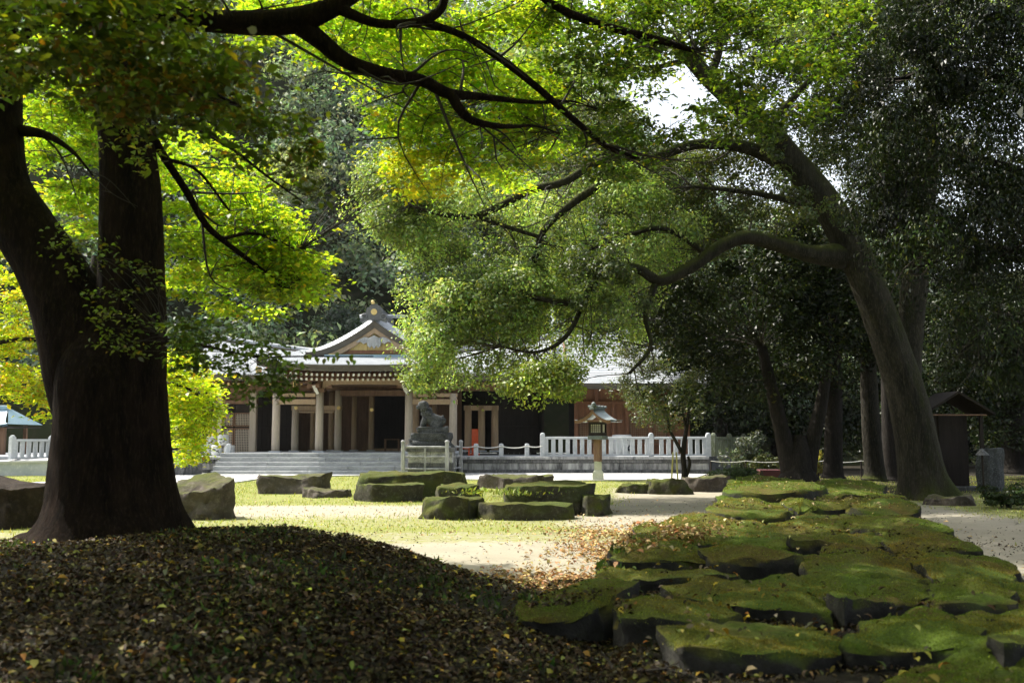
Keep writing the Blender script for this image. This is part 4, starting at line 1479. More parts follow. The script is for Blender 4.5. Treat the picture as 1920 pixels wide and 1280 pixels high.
# ------------------------------------------------------------------ garden lantern
YN = 40.0
lx = P(1120, YN)
lan = empty('garden_lantern', (lx, YN, 0), 'wooden lantern with curved copper roof and lattice windows on a stone foot', 'lantern')
zb_ = Z(900, YN)
lz = lambda py: Z(py, YN)
MB().lathe(lx, YN, [(0.31, -0.05), (0.31, lz(888)), (0.27, lz(884)), (0.205, lz(881)), (0.205, lz(868)), (0.19, lz(864.5))], 4, True, math.pi / 4 + 0.32).build('stone_foot', M['lantern_stone'], lan)
MB().bbox(lx - 0.135, lx + 0.135, YN - 0.135, YN + 0.135, lz(865), lz(823), 0.015).build('post', M['wood_brown'], lan)
MB().bbox(lx - 0.32, lx + 0.32, YN - 0.32, YN + 0.32, lz(823.5), lz(816.5), 0.015).build('platform', M['verdigris'], lan)
bx0, bx1, bz0, bz1 = lx - 0.27, lx + 0.27, lz(816.4), lz(788)
fire = MB().box(bx0 + 0.05, bx1 - 0.05, YN - 0.22, YN + 0.22, bz0 + 0.03, bz1 - 0.02).build('fire_box', M['paper'], lan)
fr = MB()
for sx in (-1, 1):
    for sy in (-1, 1):
        fr.box(lx + sx * 0.25 - 0.035, lx + sx * 0.25 + 0.035, YN + sy * 0.25 - 0.035, YN + sy * 0.25 + 0.035, bz0, bz1)
for z in (bz0 + 0.0, bz1 - 0.16):
    fr.box(lx - 0.214, lx + 0.214, YN - 0.28, YN - 0.225, z, z + 0.12)
    fr.box(lx - 0.214, lx + 0.214, YN + 0.225, YN + 0.28, z, z + 0.12)
    fr.box(lx - 0.28, lx - 0.225, YN - 0.214, YN + 0.214, z, z + 0.12)
    fr.box(lx + 0.225, lx + 0.28, YN - 0.214, YN + 0.214, z, z + 0.12)
fr.build('frame', M['wood_dark'], lan)
lt = MB()
for i in range(1, 5):
    x = lx - 0.214 + 0.428 * i / 5
    lt.box(x - 0.008, x + 0.008, YN - 0.245, YN - 0.228, bz0 + 0.12, bz1 - 0.16)
for i in range(1, 4):
    z = bz0 + 0.12 + (bz1 - bz0 - 0.28) * i / 4
    lt.box(lx - 0.214, lx + 0.214, YN - 0.258, YN - 0.246, z - 0.008, z + 0.008)
lt.build('window_lattice', M['wood_dark'], fire)


# curved gable roof, ridge running towards the viewer and turned slightly
def lroof(s):
    def f(u, v):
        t = 1 - v
        x = s * 0.80 * t
        z = lz(788) - 0.05 + (lz(767.5) - lz(788) + 0.05) * (1 - t) ** 1.7 + 0.06 * t ** 4
        return (lx + x - 0.1 * (u - 0.5), YN - 0.62 + 1.24 * (u if s < 0 else 1 - u), z)
    return f


for s in (-1, 1):
    f = lroof(s)
    roof_surface((lambda u, v, g=f: g(1 - u, v)), 4, 10, 0.07, 0.008).build('roof', M['lantern_roof'], lan)
V, Fc = [], []
for s in (-1, 1):
    f = lroof(s)
    n0 = len(V)
    for i in range(11):
        p = f(0 if s < 0 else 1, i / 10)
        V += [(p[0], p[1] - 0.01, p[2] - 0.008), (p[0], p[1] + 0.02, p[2] - 0.13), (p[0], p[1] + 0.1, p[2] - 0.13)]
    for i in range(10):
        for k in range(2):
            a = n0 + i * 3 + k
            Fc.append((a, a + 1, a + 4, a + 3))
mk('bargeboards', V, Fc, M['wood_brown'], lan)
MB().bbox(lx - 0.10, lx + 0.10, YN - 0.68, YN + 0.64, lz(768.5), lz(764), 0.02).build('ridge', M['verdigris'], lan)
for i in range(4):
    y = YN - 0.55 + i * 0.36
    MB().tube([(lx - 0.2, y, lz(762.5)), (lx + 0.2, y, lz(762.5))], [0.05, 0.05], 8).build('ridge_billet', M['verdigris'], lan)
MB().lathe(lx + 0.05, YN - 0.6, [(0.07, lz(763)), (0.1, lz(761)), (0.09, lz(757)), (0.03, lz(754))], 10).build('finial', M['verdigris'], lan)
MB().bbox(lx - 0.5, lx + 0.5, YN - 0.5, YN - 0.44, lz(791), lz(787), 0.01).build('eave_beam', M['wood_brown'], lan)
for s in (-1, 1):
    MB().box(lx + s * 0.31 - 0.05, lx + s * 0.31 + 0.05, YN - 0.515, YN - 0.502, lz(791), lz(788)).build('beam_cap', M['white_paint'], lan)
lan.rotation_euler = (0, 0, math.radians(-24))

# ------------------------------------------------------------------ boulders and cut stones in the court
def boulder(outline, Yf, z_top, depth, label, mat='boulder', cat='boulder', parent=None, name='boulder', seed=1.0, n=72, tilt=0.0, lean=0.0, rough=0.10, edge=0.16, group=None):
    """outline: left px, right px and base py of the stone; a squarish lump with worn edges and broken faces"""
    xa, xb = P(outline[0], Yf), P(outline[1], Yf)
    cx_, w = (xa + xb) / 2, (xb - xa)
    cyy = Yf + depth / 2
    r_ = random.Random(seed)
    # plan outline: rounded irregular polygon
    k = r_.randint(6, 8)
    angs = sorted([(i + r_.uniform(-0.25, 0.25)) / k * 2 * math.pi for i in range(k)])
    corners = []
    for a in angs:
        c, s = math.cos(a), math.sin(a)
        q = 1 / max(abs(c), abs(s)) ** 0.75
        corners.append((c * q * r_.uniform(0.88, 1.04), s * q * r_.uniform(0.88, 1.04)))
    mx = max(abs(c[0]) for c in corners)
    corners = [(c[0] / mx, c[1] / mx) for c in corners]
    plan = []
    for i in range(n):
        t = i / n * k
        j = int(t) % k
        f = t - int(t)
        a, b = corners[j], corners[(j + 1) % k]
        plan.append(Vector((a[0] + (b[0] - a[0]) * f, a[1] + (b[1] - a[1]) * f)))
    for _ in range(1):
        plan = [(plan[i - 1] + plan[i] * 2 + plan[(i + 1) % n]) / 4 for i in range(n)]
    g0 = gz(cx_, cyy)
    e_ = edge / 0.16
    rings = [(1 - (1 - a) * e_ if a < 1 else a, b) for a, b in ((1.03, -0.15), (1.02, 0.05), (1.01, 0.2), (1.0, 0.36), (0.992, 0.52), (0.98, 0.68), (0.976, 0.80), (0.97, 0.90), (0.962, 0.965), (0.945, 0.995))]
    r_in = rings[-1][0]
    rings += [(r_in * q, 1.0) for q in (0.9, 0.78, 0.64, 0.5, 0.34, 0.15)]
    V, Fc = [], []
    for (rr, zz) in rings:
        for i in range(n):
            p = plan[i] * rr
            x, y = cx_ + p.x * w / 2, cyy + p.y * depth / 2
            h = (z_top - g0) * zz
            top = max(0, zz)
            h += top * (tilt * p.x + lean * p.y) * (z_top - g0)
            q = Vector((x, y, h))
            d = mnoise.noise(q * 1.1 + Vector((seed, 0, 0))) * rough * 1.7 + (0.5 - abs(mnoise.noise(q * 2.3 + Vector((0, seed, 0))))) * rough * 1.3 + mnoise.noise(q * 6.0) * rough * 0.4 + mnoise.noise(q * 15.0) * rough * 0.2 + (0.42 - mnoise.voronoi(q * 1.7 + Vector((seed, 0, 0)))[0][0]) * rough * 1.6 + (0.4 - mnoise.voronoi(q * 4.2 + Vector((seed, 2, 0)))[0][0]) * rough * 0.7
            x += p.x * d * 0.9
            y += p.y * d * 0.9
            h += d * top * (0.75 if zz < 0.99 else 0.5)
            V.append((x, y, g0 + h))
    for k2 in range(len(rings) - 1):
        for i in range(n):
            j = (i + 1) % n
            Fc.append((k2 * n + i, k2 * n + j, (k2 + 1) * n + j, (k2 + 1) * n + i))
    m0 = (len(rings) - 1) * n
    Fc.append(tuple(range(m0, m0 + n)))
    o = mk(name, V, Fc, M[mat], parent, 'sharp')
    if parent is None:
        tag(o, label, cat, group)
    return o


GB = 'old stones lying in the court'
boulder((-75, 55), 18.2, 0.78, 1.3, 'rounded boulder with painted-in shade at the picture edge left of the old trunk', 'boulder_shaded', seed=3, tilt=-0.1, group=GB)
boulder((300, 428), 20.4, 0.72, 1.3, 'pale broken boulder with slanting top just right of the old trunk', seed=12, tilt=0.12, lean=0.25, edge=0.3, rough=0.13, group=GB)
boulder((484, 607), 30.2, 0.50, 1.7, 'brown flat-topped block on the grass near the paved path', seed=6, edge=0.1, group=GB)
boulder((563, 657), 28.0, 0.20, 1.2, 'thin flat stone lying in the grass between two blocks', seed=9, edge=0.3, group=GB)
boulder((662, 798), 26.2, 0.42, 1.0, 'long low kerb block in front of the mossy hump below the statue', 'boulder_moss', seed=14, edge=0.07, rough=0.06, group=GB)
boulder((660, 872), 27.6, 0.64, 2.4, 'mossy humped boulder below the guardian statue', 'boulder_moss', seed=17, edge=0.35, group=GB)
boulder((885, 1046), 33.2, 0.38, 2.0, 'flat grey-brown slab behind the big mossy group', seed=21, edge=0.2, tilt=0.05, group=GB)
# the big group of four mossy stones
boulder((789, 905), 20.4, 0.40, 1.5, 'mossy block at the near corner of the central stone group', 'boulder_moss', seed=23, tilt=-0.05, edge=0.22, group=GB)
boulder((895, 1080), 20.2, 0.30, 1.1, 'long mossy front block of the central stone group', 'boulder_moss', seed=26, edge=0.10, rough=0.06, group=GB)
boulder((930, 1122), 21.5, 0.62, 2.1, 'highest mossy slab at the back of the central stone group', 'boulder_moss', seed=29, edge=0.14, rough=0.07, group=GB)
boulder((1072, 1143), 21.2, 0.40, 1.9, 'sloping end stone of the central stone group facing the sand', 'boulder_moss', seed=31, edge=0.4, tilt=-0.3, group=GB)
boulder((815, 900), 22.4, 0.56, 1.6, 'mossy back stone of the central group overgrown with weeds', 'boulder_moss', seed=33, edge=0.25, group=GB)
boulder((1155, 1225), 30.5, 0.22, 0.9, 'small low stone on the sand toward the young staked tree', 'boulder_moss', seed=36, edge=0.3, group=GB)
boulder((1212, 1296), 30.0, 0.42, 1.2, 'mossy stone in front of the young staked tree', 'boulder_moss', seed=38, edge=0.45, group=GB)
boulder((1285, 1372), 31.0, 0.42, 1.5, 'dark shaded slab beside the mossy pavement head', 'boulder', seed=41, edge=0.2, group=GB)
boulder((1740, 1830), 24.5, 0.2, 0.9, 'low root-side stone beside the camphor trunk', 'boulder', seed=44, edge=0.5, group=GB)

# ------------------------------------------------------------------ raised pavement of moss-covered stones
pave = empty('stone_pavement', (3.0, 9, 0), 'broad raised pavement of uneven flat stones covered in green moss', 'pavement')
STONES = [
    ([(1262, 1198), (1290, 1181), (1390, 1174), (1500, 1180), (1566, 1192), (1588, 1208), (1556, 1222), (1400, 1226), (1285, 1222), (1258, 1212)], 0.36),
    ([(1592, 1196), (1640, 1168), (1720, 1150), (1800, 1141), (1920, 1139), (2060, 1150), (2110, 1215), (1940, 1222), (1760, 1216), (1610, 1210)], 0.38),
    ([(1660, 1268), (1750, 1240), (1850, 1229), (2000, 1232), (2120, 1290), (1980, 1340), (1700, 1330)], 0.30),
    ([(1148, 1140), (1185, 1120), (1240, 1115), (1320, 1122), (1368, 1130), (1383, 1148), (1330, 1162), (1215, 1168), (1165, 1160)], 0.36),
    ([(960, 1135), (1010, 1115), (1080, 1103), (1160, 1105), (1182, 1113), (1140, 1132), (1090, 1150), (1010, 1155), (972, 1148)], 0.34),
    ([(1245, 1098), (1330, 1087), (1440, 1093), (1560, 1088), (1700, 1096), (1742, 1112), (1700, 1136), (1600, 1143), (1480, 1138), (1400, 1134), (1300, 1118), (1252, 1110)], 0.36),
    ([(1752, 1106), (1810, 1093), (1900, 1097), (2010, 1112), (2030, 1132), (1880, 1134), (1745, 1134)], 0.38),
    ([(1112, 1066), (1150, 1052), (1230, 1054), (1330, 1072), (1378, 1083), (1250, 1089), (1130, 1084)], 0.32),
    ([(1145, 1045), (1172, 1027), (1300, 1023), (1420, 1031), (1492, 1041), (1478, 1052), (1330, 1048), (1200, 1050)], 0.44),
    ([(1512, 1046), (1560, 1026), (1680, 1022), (1790, 1032), (1880, 1048), (1912, 1078), (1850, 1086), (1700, 1083), (1550, 1080), (1505, 1064)], 0.42),
    ([(1178, 1012), (1230, 1006), (1330, 1007), (1460, 1013), (1488, 1021), (1300, 1019), (1172, 1022)], 0.42),
    ([(1500, 1010), (1600, 1000), (1720, 1002), (1800, 1012), (1836, 1026), (1700, 1018), (1560, 1020), (1492, 1020)], 0.43),
    ([(1232, 978), (1300, 966), (1380, 974), (1448, 986), (1418, 998), (1340, 1003), (1244, 1000)], 0.45),
    ([(1424, 992), (1480, 972), (1600, 964), (1700, 972), (1786, 994), (1740, 998), (1600, 990), (1500, 1002), (1440, 1002)], 0.44),
    ([(1188, 989), (1212, 982), (1250, 988), (1246, 996), (1194, 997)], 0.36),
    ([(1325, 948), (1390, 932), (1500, 927), (1566, 936), (1590, 949), (1500, 958), (1340, 960)], 0.48),
    ([(1575, 940), (1640, 932), (1706, 944), (1718, 958), (1640, 960), (1592, 954)], 0.46),
    ([(1358, 915), (1385, 897), (1450, 894), (1505, 903), (1545, 911), (1500, 920), (1370, 922)], 0.66),
    ([(1508, 909), (1560, 903), (1630, 906), (1655, 918), (1560, 917)], 0.52),
    ([(1522, 926), (1600, 920), (1680, 925), (1692, 932), (1600, 934), (1540, 933)], 0.48),
]
TOPS = []


def pave_stone(poly, zt, seed):
    Pw = [on_z(a, b, zt) for a, b in poly]
    pts = catmull([(p.x, p.y, 0) for p in Pw] + [(Pw[0].x, Pw[0].y, 0)], 5)[:-1, :2]
    # even spacing
    C = np.vstack([pts, pts[:1]])
    L = np.concatenate([[0], np.cumsum(np.linalg.norm(np.diff(C, axis=0), axis=1))])
    n = int(max(36, min(110, L[-1] / 0.06)))
    t = np.linspace(0, L[-1], n, endpoint=False)
    pts = np.stack([np.interp(t, L, C[:, 0]), np.interp(t, L, C[:, 1])], axis=1)
    cen = pts.mean(axis=0)
    rings = [(1.035, -0.12), (1.03, zt * 0.4), (1.028, zt * 0.7), (1.022, zt * 0.87), (1.012, zt * 0.955), (0.99, zt * 0.99)] + [(r, zt) for r in (0.95, 0.89, 0.82, 0.74, 0.66, 0.57, 0.47, 0.36, 0.24, 0.1)]
    tl = (random.uniform(-0.04, 0.04), random.uniform(-0.03, 0.03))
    V, Fc = [], []
    for ri, (r, z) in enumerate(rings):
        for i in range(n):
            x, y = cen + (pts[i] - cen) * r
            q = Vector((x, y, z))
            d = mnoise.noise(q * 1.3 + Vector((seed, 0, 0))) * 0.085 + mnoise.noise(q * 3.6 + Vector((0, seed, 0))) * 0.058 + mnoise.noise(q * 9.0) * 0.026
            if ri < 6:
                o = (pts[i] - cen) / (np.linalg.norm(pts[i] - cen) + 1e-6)
                d2 = d + mnoise.noise(Vector((x * 5, y * 5, z * 9 + seed))) * 0.03 + (0.4 - mnoise.voronoi(Vector((x * 2.6, y * 2.6, z * 4)))[0][0]) * 0.06
                x += o[0] * d2 * 1.3
                y += o[1] * d2 * 1.3
            if z > 0:
                z2 = z + d * (0.4 if ri < 5 else 1.0) + (0.045 * (1 - r * r) if r < 1 else 0) + tl[0] * (x - cen[0]) + tl[1] * (y - cen[1])
            else:
                z2 = z
            V.append((x, y, z2))
    for k in range(len(rings) - 1):
        for i in range(n):
            j = (i + 1) % n
            Fc.append((k * n + i, k * n + j, (k + 1) * n + j, (k + 1) * n + i))
    m0 = (len(rings) - 1) * n
    Fc.append(tuple(range(m0, m0 + n)))
    o = mk('stone', V, Fc, M['mossy_stone'], pave, 'sharp')
    A = np.array(V).reshape(len(rings), n, 3)
    TOPS.append(A)
    return o


def clip_px(poly, xc, sgn, sl):
    out = []
    m_ = len(poly)
    f = lambda p: sgn * (p[0] - xc - sl * (p[1] - poly[0][1]))
    for i in range(m_):
        a, b = poly[i], poly[(i + 1) % m_]
        fa, fb = f(a), f(b)
        if fa >= 0:
            out.append(a)
        if fa * fb < 0:
            t_ = fa / (fa - fb)
            out.append((a[0] + (b[0] - a[0]) * t_, a[1] + (b[1] - a[1]) * t_))
    return out


# several of the broad stones are split by old cracks
SPLIT = {1: (1835, 1.2), 5: (1500, 1.6), 9: (1690, 1.5), 13: (1610, 2.5), 8: (1330, 2.0), 6: (1880, 1.0), 15: (1470, 2.0), 11: (1660, 2.0)}
ALLST = []
for i, (poly, zt) in enumerate(STONES):
    if i in SPLIT:
        xc_, sl_ = SPLIT[i]
        ALLST.append((clip_px(poly, xc_ - 4, -1, sl_), zt, i))
        ALLST.append((clip_px(poly, xc_ + 4, 1, sl_), zt + random.uniform(-0.05, 0.04), i))
    else:
        ALLST.append((poly, zt, i))
SIDX = []
for k_, (poly, zt, i) in enumerate(ALLST):
    pave_stone(poly, zt, 3.7 * k_ + 1)
    SIDX.append(i)
# rubble and earth packed between the stones
Vb, Fb = [], []
bpoly = [on_z(a, b, 0.1) for a, b in [(1290, 1290), (1235, 1180), (1130, 1110), (1150, 1060), (1185, 1005), (1330, 960), (1360, 925), (1520, 905), (1660, 915), (1730, 960), (1800, 1000), (1920, 1080), (2100, 1150), (2250, 1290)]]
cob = MB()
for k in range(16):
    a, b, sz, zz = random.choice([(1600, 1225, 0.13, 0.16), (1615, 1245, 0.12, 0.13), (1430, 1075, 0.12, 0.15), (1490, 1075, 0.1, 0.15), (1340, 950, 0.1, 0.2), (1500, 1010, 0.12, 0.2), (1640, 1250, 0.1, 0.12), (1220, 1165, 0.1, 0.12)])
    p = on_z(a + random.uniform(-25, 25), b + random.uniform(-6, 6), zz)
    s = sz * random.uniform(0.6, 1.2)
    rock('cobble', p.x, p.y, 0.06, s * 1.5, s * 1.2, s * 1.3, M['boulder'], pave, k + 60, 12, 8, 0.12, 0.8)

# moss tufts on the pavement tops: short blades
PB, NB, DB, LB, CB = [], [], [], [], []
for si, A in enumerate(TOPS):
    m, n, _ = A.shape
    cen = A[-1].mean(axis=0)
    Yd = cen[1]
    area = 0.0
    R0 = A[4]
    area = 0.5 * abs(np.sum(R0[:, 0] * np.roll(R0[:, 1], -1) - np.roll(R0[:, 0], -1) * R0[:, 1]))
    dens = 11000 * (7.0 / max(Yd, 6)) ** 1.7
    k = int(min(area * dens, 22000))
    r = np.sqrt(rng.random(k)) * (m - 5)         # 0 centre .. edge
    ri = np.clip((m - 1) - r, 4, m - 1.001)
    # invert ring spacing roughly: choose rings by area
    rr = np.sqrt(rng.random(k)) * 1.01
    ringr = np.array([1.035, 1.03, 1.025, 1.02, 1.008, 0.985, 0.95, 0.89, 0.82, 0.74, 0.66, 0.57, 0.47, 0.36, 0.24, 0.1])
    ri = np.interp(-rr, -ringr, np.arange(m))
    i0 = np.clip(ri.astype(int), 4, m - 2)
    f = (ri - i0)[:, None]
    j = rng.integers(0, n, k)
    p = A[i0, j] * (1 - f) + A[i0 + 1, j] * f
    g = rng.random(k)[:, None]
    p2 = A[i0, (j + 1) % n] * (1 - f) + A[i0 + 1, (j + 1) % n] * f
    p = p * (1 - g) + p2 * g
    bare = npnoise(p[:, 0], p[:, 1], 2.2, 40 + si) + 0.4 * npnoise(p[:, 0], p[:, 1], 7, 90)
    p = p[bare < 0.32 + 0.5 * rng.random(len(p))]
    k = len(p)
    D = unit(np.array([0, 0, 1.0]) + rng.normal(0, 0.45, (k, 3)))
    N = unit(rng.normal(size=(k, 3)))
    L = rng.uniform(0.007, 0.018, k) * max(1, Yd / 9) ** 0.7
    tone = npnoise(p[:, 0], p[:, 1], 1.1, 61) + 0.5 * npnoise(p[:, 0], p[:, 1], 4, 62)
    cg, co = np.array([0.115, 0.175, 0.013]), np.array([0.20, 0.14, 0.018])
    w = np.clip(0.38 + 0.85 * tone, 0, 1)[:, None]
    if SIDX[si] in (12,):
        w = np.clip(w + 0.6, 0, 1)
    if SIDX[si] in (17, 18, 19):
        w = w * 0.2
    c = (cg * (1 - w) + co * w) * np.exp(rng.normal(0, 0.35, (k, 1)))
    PB.append(p + D * L[:, None] * 0.35)
    NB.append(N)
    DB.append(D)
    LB.append(L)
    CB.append(c)
LV = Leaves()
LBc = np.concatenate(LB)
LV.put(leaf_arrays(np.concatenate(PB), np.concatenate(NB), np.concatenate(DB), LBc, LBc * 0.4, np.concatenate(CB), 'tri'))
tag(LV.build('moss', M['moss_blade'], pave), kind='stuff')

# ------------------------------------------------------------------ fallen leaves, weeds, thin grass
def stone_top(x, y):
    """height of whatever lies at x, y: pavement top or ground"""
    z = ground_z(x, y)
    for A in TOPS:
        ring = A[5]
        ins = inpoly(x, y, [(q[0], q[1]) for q in ring])
        z = np.where(ins, A[7, :, 2].mean() + 0.03, z)
    return z


LIT = [(0.062, 0.043, 0.02), (0.042, 0.029, 0.015), (0.095, 0.07, 0.032), (0.027, 0.02, 0.012), (0.16, 0.135, 0.047), (0.32, 0.24, 0.04), (0.15, 0.15, 0.04), (0.26, 0.125, 0.027), (0.15, 0.13, 0.095)]
LW = [6, 6, 4, 5, 0.9, 0.45, 0.6, 0.25, 0.5]
LV = Leaves()


def litter(x, y, size, flat=0.45, cols=LIT, wts=LW, lift=0.012):
    n = len(x)
    z = stone_top(x, y)
    Pn = np.stack([x, y, z + lift + rng.random(n) * lift * 2], axis=1)
    N = unit(np.array([0, 0, 1.0]) + rng.normal(0, flat, (n, 3)))
    D = rng.normal(size=(n, 3))
    L = size * np.clip(np.exp(rng.normal(0, 0.36, n)), 0.4, 1.5)
    LV.put(leaf_arrays(Pn, N, D, L, L * rng.uniform(0.35, 0.7, n), palette(n, cols, wts, 0.3), 'leaf', 0.2))


# thick on the rise
x = rng.uniform(-8.5, 1.6, 130000)
y = 2.6 + 10.6 * rng.random(130000) ** 0.8
h = mound_h(x, y)
vis = (np.abs(x) < 0.56 * y + 0.5) & (h > 0.03)
dn = np.clip(0.55 + 0.5 * npnoise(x, y, 1.2, 21), 0.12, 1)
k = vis & (rng.random(len(x)) < dn)
litter(x[k], y[k], 0.041)
x = rng.uniform(-4.5, 2.6, 42000)
y = rng.uniform(3.2, 7.5, 42000)
k = (np.abs(x) < 0.56 * y + 0.3) & (rng.random(len(x)) < np.clip(0.7 + 0.4 * npnoise(x, y, 1.4, 23), 0.2, 1)) & ((x < 0.2) | (mound_h(x, y) > 0.05))
litter(x[k], y[k], 0.043)
x = rng.uniform(-7, 2.5, 1500)
y = rng.uniform(3.5, 11, 1500)
litter(x, y, 0.05, 0.4, [(0.34, 0.27, 0.04), (0.22, 0.2, 0.05), (0.3, 0.15, 0.03), (0.16, 0.13, 0.08), (0.1, 0.13, 0.03)], [2, 3, 1, 3, 3], 0.02)
# in front of and between the pavement stones
x = rng.uniform(0.2, 4.6, 9000)
y = rng.uniform(4.5, 8.2, 9000)
k = (np.abs(x) < 0.56 * y + 0.4) & (rng.random(9000) < np.clip(0.45 + 0.5 * npnoise(x, y, 1.6, 22), 0.05, 1))
inst_ = np.zeros(9000, dtype=bool)
for A in TOPS:
    inst_ |= inpoly(x, y, [(q[0], q[1]) for q in A[5]])
k &= ~inst_ | (rng.random(9000) < 0.035)
litter(x[k], y[k], 0.048)
x = rng.uniform(0.6, 8.0, 26000)
y = 6.0 + 15 * rng.random(26000) ** 1.2
k = (pave_h(x, y) > 0.06) & (np.abs(x) < 0.56 * y + 0.4)
x, y = x[k], y[k]
on_st = np.zeros(len(x), dtype=bool)
for A in TOPS:
    on_st |= inpoly(x, y, [(q[0], q[1]) for q in A[4]])
x, y = x[~on_st], y[~on_st]
litter(x, y, 0.042, 0.6)
# drift along the left edge of the pavement
for (a, b, sx_p, sy_p, n) in ((1090, 1100, 70, 14, 1500), (1130, 1030, 55, 14, 1100), (1150, 1000, 60, 10, 800), (1270, 1075, 60, 12, 500), (1010, 1112, 60, 9, 700), (980, 1085, 45, 12, 300)):
    aa, bb = rng.normal(a, sx_p, n), rng.normal(b, sy_p, n)
    pts = np.array([on_z(q, w, 0.0)[:2] for q, w in zip(aa, bb) if w > 940])
    litter(pts[:, 0], pts[:, 1], 0.06, 0.4, [(0.34, 0.22, 0.10), (0.26, 0.15, 0.07), (0.42, 0.31, 0.15), (0.4, 0.2, 0.07)], [4, 3, 3, 1])
# scattered over the pavement and the court
x = rng.uniform(0.8, 7.5, 9000)
y = rng.uniform(5.2, 20, 9000)
k = rng.random(9000) < 0.07 + 0.9 * (npnoise(x, y, 1.8, 71) > 0.36)
litter(x[k], y[k], 0.04, 0.4)
x = rng.uniform(-8, 8, 9000)
y = 10 + 18 * rng.random(9000) ** 1.3
band = 0.10 + 0.75 * np.exp(-((y - 17.3) / 1.5) ** 2) + 0.25 * np.exp(-((y - 22) / 3) ** 2)
k = rng.random(9000) < band * np.clip(0.6 + 0.6 * npnoise(x, y, 0.9, 5), 0, 1)
litter(x[k], y[k], 0.055, 0.35, [(0.5, 0.42, 0.2), (0.40, 0.30, 0.14), (0.5, 0.36, 0.1), (0.3, 0.22, 0.11), (0.46, 0.45, 0.2)], [3, 3, 1, 2, 2])
fl = LV.build('fallen_leaves', M['litter'])
tag(fl, 'brown and yellow fallen leaves strewn over the rise and the court', 'fallen leaves', None, 'stuff')

# crumbs of bark and twig on the bare sand
LV = Leaves()
n = 5200
y = 10.5 + 17 * rng.random(n) ** 1.3
x = (rng.random(n) * 1.1 - 0.5) * y
k = (ground_z(x, y) < 0.06)
x, y = x[k], y[k]
n = len(x)
LV.put(leaf_arrays(np.stack([x, y, ground_z(x, y) + 0.008], axis=1), unit(np.array([0, 0, 1.0]) + rng.normal(0, 0.3, (n, 3))), rng.normal(size=(n, 3)), rng.uniform(0.015, 0.09, n), rng.uniform(0.006, 0.025, n), palette(n, [(0.06, 0.045, 0.03), (0.12, 0.09, 0.06), (0.03, 0.025, 0.02)], [2, 1, 2], 0.3)))
tag(LV.build('bark_crumbs', M['litter']), 'dark crumbs of bark and twig scattered on the pale sand', 'debris', None, 'stuff')

# grass and small weeds
LV = Leaves()


def blades(x, y, h, cols, wts, width=0.12, lean=0.35):
    n = len(x)
    z = stone_top(x, y)
    D = unit(np.array([0, 0, 1.0]) + rng.normal(0, lean, (n, 3)))
    L = h * np.exp(rng.normal(0, 0.3, n))
    LV.put(leaf_arrays(np.stack([x, y, z], axis=1) + D * L[:, None] * 0.45, unit(rng.normal(size=(n, 3)) * np.array([1, 1, 0.2])), D, L, L * width, palette(n, cols, wts, 0.25), 'tri', 0.02))


n = 130000
y = 17 + 28 * rng.random(n) ** 0.8
x = (rng.random(n) * 1.14 - 0.60) * y
gx_ = np.searchsorted(xs, x) - 1
gy_ = np.searchsorted(ys, y) - 1
wv = np.clip(grass_w, 0, 1)[np.clip(gy_, 0, ny - 1), np.clip(gx_, 0, nx - 1)]
k = rng.random(n) < wv * np.clip(0.75 + 0.7 * npnoise(x, y, 0.8, 31), 0.03, 1)
# keep grass off the paved path
pathpoly = [(v.co.x, v.co.y) for v in bpy.data.objects['paved_path'].data.vertices][:15]
k &= ~inpoly(x, y, pathpoly)
blades(x[k], y[k], 0.045, [(0.26, 0.32, 0.055), (0.34, 0.36, 0.09), (0.42, 0.40, 0.16), (0.18, 0.25, 0.04)], [4, 4, 3, 2], 0.35)
# clover and weeds on the rise
n = 26000
x = rng.uniform(-7, 3.5, n)
y = rng.uniform(3.5, 11.5, n)
k = (np.abs(x) < 0.55 * y + 0.4) & (pave_h(x, y) < 0.05) & (npnoise(x, y, 1.5, 33) + 0.4 * npnoise(x, y, 5, 34) > 0.12)
blades(x[k], y[k], 0.05, [(0.05, 0.085, 0.018), (0.075, 0.12, 0.025), (0.04, 0.07, 0.02)], [3, 2, 3], 0.6, 0.7)
# weeds growing on the central stone group
pts = np.array([tuple(at(rng.normal(945, 45), rng.normal(928, 3), rng.uniform(21.0, 22.2))) for _ in range(700)])
Dg = unit(np.array([0, 0, 1.0]) + rng.normal(0, 0.5, (700, 3)))
Lg = rng.uniform(0.03, 0.15, 700) * (0.35 + 0.65 * (npnoise(pts[:, 0], pts[:, 1], 6, 8) > 0))
LV.put(leaf_arrays(np.stack([pts[:, 0], pts[:, 1], 0.42 + rng.random(700) * 0.1], axis=1) + Dg * Lg[:, None] * 0.4, unit(rng.normal(size=(700, 3))), Dg, Lg, Lg * 0.3, palette(700, [(0.14, 0.2, 0.03), (0.24, 0.26, 0.06)], [1, 1], 0.3)))
gr = LV.build('grass', M['moss_blade'])
tag(gr, 'thin green grass and weeds over the court and the rise', 'grass', None, 'stuff')

# twigs lying on the ground
tw = MB()
for k in range(26):
    px, py = random.choice([(980, 1070), (1140, 1090), (700, 1150), (400, 1200), (1180, 1250), (900, 1230), (250, 1120)])
    p = on_z(px + random.uniform(-90, 90), py + random.uniform(-15, 15), 0.25)
    zz = stone_top(np.array([p.x]), np.array([p.y]))[0]
    a = random.uniform(0, 6.28)
    l = random.uniform(0.15, 0.5)
    tw.tube(catmull([(p.x, p.y, zz + 0.02), (p.x + l * 0.5 * math.cos(a), p.y + l * 0.5 * math.sin(a), zz + 0.05), (p.x + l * math.cos(a + 0.3), p.y + l * math.sin(a + 0.3), zz + random.uniform(0.02, 0.12))], 3), [0.006] * 7, 4)
tag(tw.build('fallen_twigs', M['twig']), 'thin dry twigs lying among the fallen leaves', 'twigs', None, 'stuff')

